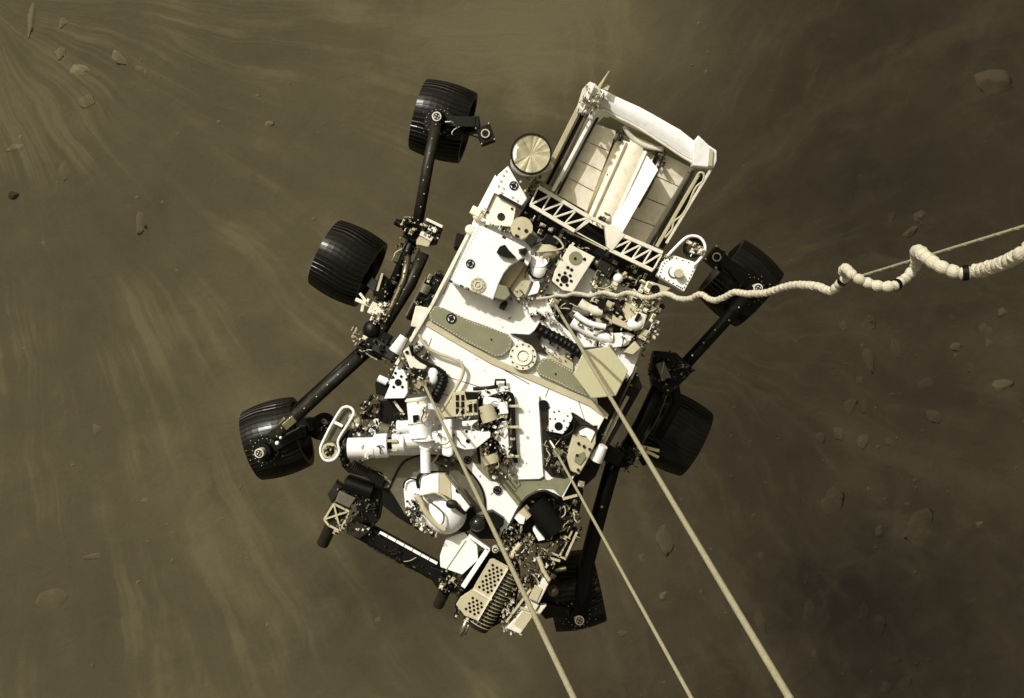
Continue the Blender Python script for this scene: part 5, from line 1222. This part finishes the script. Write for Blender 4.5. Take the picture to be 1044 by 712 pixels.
b = MB(); b.bar(P(*K10(540,145), -0.28), P(*K10(610,185), -0.28), 0.008, 0.01); part('rod', 'offwhite', b, rp_)
arm_tube([(374,358,-0.36), (330,398,-0.40), (292,433,-0.44), (279,446,-0.47)], 0.042, 'rocker_arm', 'dark')
b = MB(); b.tube([P(378,349,-0.40), P(300,420,-0.46)], 0.035, 12); part('rocker_brace', 'black', b)
b = MB(); b.tube([P(*K10(245,420), -0.42), P(*K10(200,470), -0.45), P(*K10(215,500), -0.47)], 0.02, 8); b.box(P(*K10(260,440), -0.41), (0.09, 0.05, 0.05), 0.7); sc_ = part('wheel_mount', 'dmetal', b, bevel=0.004)
b = MB(); b.ball(P(*K10(208,522), -0.42), 0.014); b.ball(P(*K10(222,500), -0.42), 0.010); part('bolt', 'white', b, sc_)
b = MB(); b.cyl(P(*K10(380,460), -0.72), P(*K10(400,440), -0.58), 0.085, 0.07, 20); b.bar(P(*K10(290,440), -0.62), P(*K10(400,450), -0.62), 0.09, 0.06); dm = part('drive_motor', 'black', b, bevel=0.005)
clutter(K10([(370,430),(415,430),(415,470),(370,470)]), 20, -0.56, -0.52, 1, 2.2, ['tan', 'metal', 'offwhite', 'dark'], dm, 76)
# right side
arm_tube([(768,295,-0.47), (735,332,-0.44), (700,370,-0.42)], 0.040, 'bogie_arm')
b = MB(); b.prism(K11([(85,400),(95,350),(150,355),(200,400),(180,420),(130,470),(90,440)]), -0.34, -0.46); rb_ = part('bogie_pivot', 'black', b, bevel=0.006)
clutter(K11([(85,420),(95,345),(150,350),(200,400),(170,420),(110,440)]), 60, -0.34, -0.26, 1.0, 3.0, ['dark', 'black', 'dmetal', 'black', 'dark'], rb_, 77)
b = MB(); b.prism(K11([(98,385),(120,378),(138,420),(115,430)]), -0.26, -0.30); part('cover', 'grey', b, rb_, bevel=0.003)
arm_tube([(676,385,-0.40), (655,430,-0.40), (637,462,-0.38)], 0.046, 'rocker_arm', bolts=False)
arm_tube([(686,388,-0.44), (690,410,-0.5), (670,445,-0.55)], 0.036, 'bogie_arm', bolts=False)
b = MB(); b.bar(P(686,441,-0.8), P(655,470,-0.55), 0.07, 0.06); b.ball(P(634,466,-0.36), 0.07, sc=(1.3, 1, 0.8)); b.box(P(620,462,-0.3), (0.18, 0.1, 0.1)); part('rocker_pivot', 'black', b, bevel=0.006)
b = MB(); b.bar(P(*K13(285,100), -0.40), P(*K13(350,110), -0.40), 0.03, 0.03); b.bar(P(*K13(340,105), -0.42), P(*K13(392,118), -0.42), 0.02, 0.02); b.bar(P(*K13(350,118), -0.42), P(*K13(390,138), -0.42), 0.02, 0.02); hg = part('hinge_bracket', 'tan', b, bevel=0.003)
clutter(K13([(280,90),(340,95),(370,115),(330,130),(285,120)]), 26, -0.40, -0.34, 1.0, 2.6, ['tan', 'metal', 'grey', 'dark'], hg, 78)
arm_tube([(626,470,-0.36), (612,520,-0.40), (598,575,-0.45), (592,628,-0.49)], 0.050, 'rocker_arm', bolts=False)
clutter(K13([(160,490),(200,480),(220,560),(150,600)]), 24, -0.52, -0.46, 0.8, 2.2, ['dark', 'black', 'dmetal', 'black'], rover, 79)
b = MB(); b.prism([(553,588),(566,578),(575,600),(572,628),(556,632),(545,618)], -0.62, -0.85); part('wheel_bracket', 'black', b, bevel=0.01)
b = MB(); b.ball(P(*K13(218,287), -0.34), 0.012); part('bolt', 'metal', b)

# ================================================================== BRIDLES AND UMBILICAL
def bridle(pa_, za, pb2, depth, r, label, name='bridle_cable'):
    a = P(*pa_, za); e = P(*pb2, CH - depth); d = (e - a)
    end = a + d * ((CH + 2.5 - za) / d.z)
    n = 60; pts = [a + (end - a) * (i / n) for i in range(n + 1)]
    b = MB(); b.tube(pts, r, 12)
    # thin woven strands wound round the core
    nh = 1600
    for ph in (0.0, math.pi):
        dd = (end - a).normalized(); t_ = dd.cross(Vector((0, 1, 0))).normalized(); w_ = dd.cross(t_); L = (end - a).length
        hp_ = [a + dd * (L * i / nh) + (t_ * math.cos(ph + L * i / nh * 160) + w_ * math.sin(ph + L * i / nh * 160)) * r * 0.93 for i in range(nh + 1)]
        b.tube(hp_, r * 0.13, 5)
    o = b.build(name, 'rope'); tagp(o, label, 'cable', 'bridle cables holding the rover')
    f = MB(); f.cyl(a - d.normalized() * 0.02, a + d.normalized() * 0.07, r * 1.9, r * 1.3, 12); fo = f.build('end_fitting', 'metal', o)
    return o
bridle((432, 391), 0.125, (585, 712), 2.45, 0.0080, 'leftmost straight bridle cable, crossing the mast and turret to the bottom edge')
bridle((566.5, 460), 0.12, (705, 712), 3.3, 0.0072, 'middle and thinnest bridle cable, rising from the front right bay past the right wheel')
bridle((565, 309), 0.08, (805, 712), 1.95, 0.0080, 'rightmost bridle cable, crossing the hexagonal plate and middle right wheel')
# attachment block of the rightmost bridle
b = MB(); b.box(P(565,309,0.05), (0.05, 0.05, 0.07)); part('bridle_anchor', 'metal', b, bevel=0.004)
# umbilical
U = []
for x, y in ((-60,402),(0,396),(40,386),(80,388),(120,376),(160,380),(200,388),(240,376),(270,372),(300,380),(330,388),(370,374),(400,376),(430,384),(460,396),(490,396),(520,388),(560,378),(590,385),(620,400),(660,404),(690,398),(720,382),(745,384),(770,402),(800,410),(830,402),(860,388),(890,372),(920,372),(949,378)): U.append(K3(x, y))
U += [(768,299.5),(779,299),(790,296),(800,292.8),(812,290.5),(826,291.2),(835,292.5),(843,296),(848,296.8),(854,291),(860,285.5),(862.5,280)]
n1 = len(U)
def dep(x): 
    t = max(0, min(1, (x - 548) / (1044 - 548))); return 5.86 + (2.15 - 5.86) * (t ** 0.62)
pts = [P(x, y, CH - dep(x)) for x, y in U]
loop = [((860,276.5),-0.10),((862.5,274),-0.18),((867,278.5),-0.20),((873,283),-0.18),((884,288.5),-0.12),((898,291.8),-0.06),((910,292),-0.0),((920,286.5),0.08),((928,279),0.14),((933.5,271),0.16),((935,264),0.06),((933.8,257),-0.08),((938,257),-0.16),((946,264),-0.18),((958,271.5),-0.15),((970,276.5),-0.10),((982,278.5),-0.05),((995,276.5),0),((1010,272.5),0),((1025,267.5),0),((1036,262),0),((1046,256),0),((1062,245),0),((1085,238),0),((1110,246),0)]
for (q, dd) in loop: pts.append(P(q[0], q[1], CH - (dep(q[0]) + dd)))
dirn = (pts[-1] - pts[-3]).normalized()
pts += [pts[-1] + Vector((0.1, 0.02, 0.35)), pts[-1] + Vector((0.05, 0.06, 0.9)), pts[-1] + Vector((0.15, 0.02, 1.6)), pts[-1] + Vector((0.1, 0.05, 2.6))]
sp = spline(pts, 10)
# resample evenly, wrap ribs as a real spiral thread
def resample(pl_, step):
    out = [pl_[0]]; acc = 0
    for a, c_ in zip(pl_[:-1], pl_[1:]):
        L = (c_ - a).length; 
        while acc + L >= step:
            t = (step - acc) / L; a = a + (c_ - a) * t; out.append(a); L = (c_ - a).length; acc = 0
        acc += L
    return out
sp = resample(sp, 0.004)
UR = 0.0150
b = MB(); rads = [UR * (0.74 + 0.34 * abs(math.sin(i * 0.004 / 0.027 * math.pi)) ** 0.7 + 0.05 * noise.noise(Vector((i * 0.05, 0, 0)))) * (0.48 + 0.72 * min(1, i / len(sp) * 1.35)) for i in range(len(sp))]
b.tube(sp, UR, 14, rads, smooth=False)
umb = b.build('umbilical_cable', 'cable')
tagp(umb, 'thick coiled white umbilical cable looping from the deck to the right edge', 'cable')
# spiral wrap
b = MB(); t0 = None; hp_ = []; nn = Vector((0, 0, 1)); L = 0
for i in range(1, len(sp) - 1):
    t_ = (sp[i + 1] - sp[i - 1]).normalized(); nn = (nn - t_ * nn.dot(t_)).normalized(); w_ = t_.cross(nn)
    a = i * 0.004 / 0.060 * 2 * math.pi
    hp_.append(sp[i] + (nn * math.cos(a) + w_ * math.sin(a)) * UR * (rads[i] / UR) * 0.9)
b.tube(hp_, 0.0038, 5, [r_ * 0.24 for r_ in rads[1:-1]]); b.build('spiral_wrap', 'cable', umb)
# dark tape bands
b = MB()
for q in ((795.5,294.5),(859,286),(913.5,291),(983,279)):
    best = min(range(2, len(sp) - 2), key=lambda i: (math.dist(((sp[i].x / (CH - sp[i].z) * FPX + 522), (-sp[i].y / (CH - sp[i].z) * FPX + 356)), q)) if sp[i].z < CH - 0.5 else 1e9)
    if q[0] < 800: continue
    t_ = (sp[best + 1] - sp[best - 1]).normalized(); rr = rads[best] * 1.32
    tb = MB(); tb.cyl(sp[best] - t_ * 0.007, sp[best] + t_ * 0.007, rads[best] * 1.12, n=16); tb.build('tape_band', 'black', umb)
# taut cord
a = P(862, 286.5, CH - 3.35); e = P(1044, 231, CH - 2.5)
b = MB(); dd = (e - a); pts = [a + dd * (i / 40 * 2.6) for i in range(41)]
b.tube(pts, 0.0047, 8); 
nh = 500; dn_ = dd.normalized(); t_ = dn_.cross(Vector((0, 1, 0))).normalized(); w_ = dn_.cross(t_); L = dd.length * 2.6
b.tube([a + dn_ * (L * i / nh) + (t_ * math.cos(L * i / nh * 90) + w_ * math.sin(L * i / nh * 90)) * 0.0042 for i in range(nh + 1)], 0.0014, 5)
o = b.build('tether_cord', 'rope'); tagp(o, 'thin taut cord running through the umbilical loops to the right edge', 'cord')
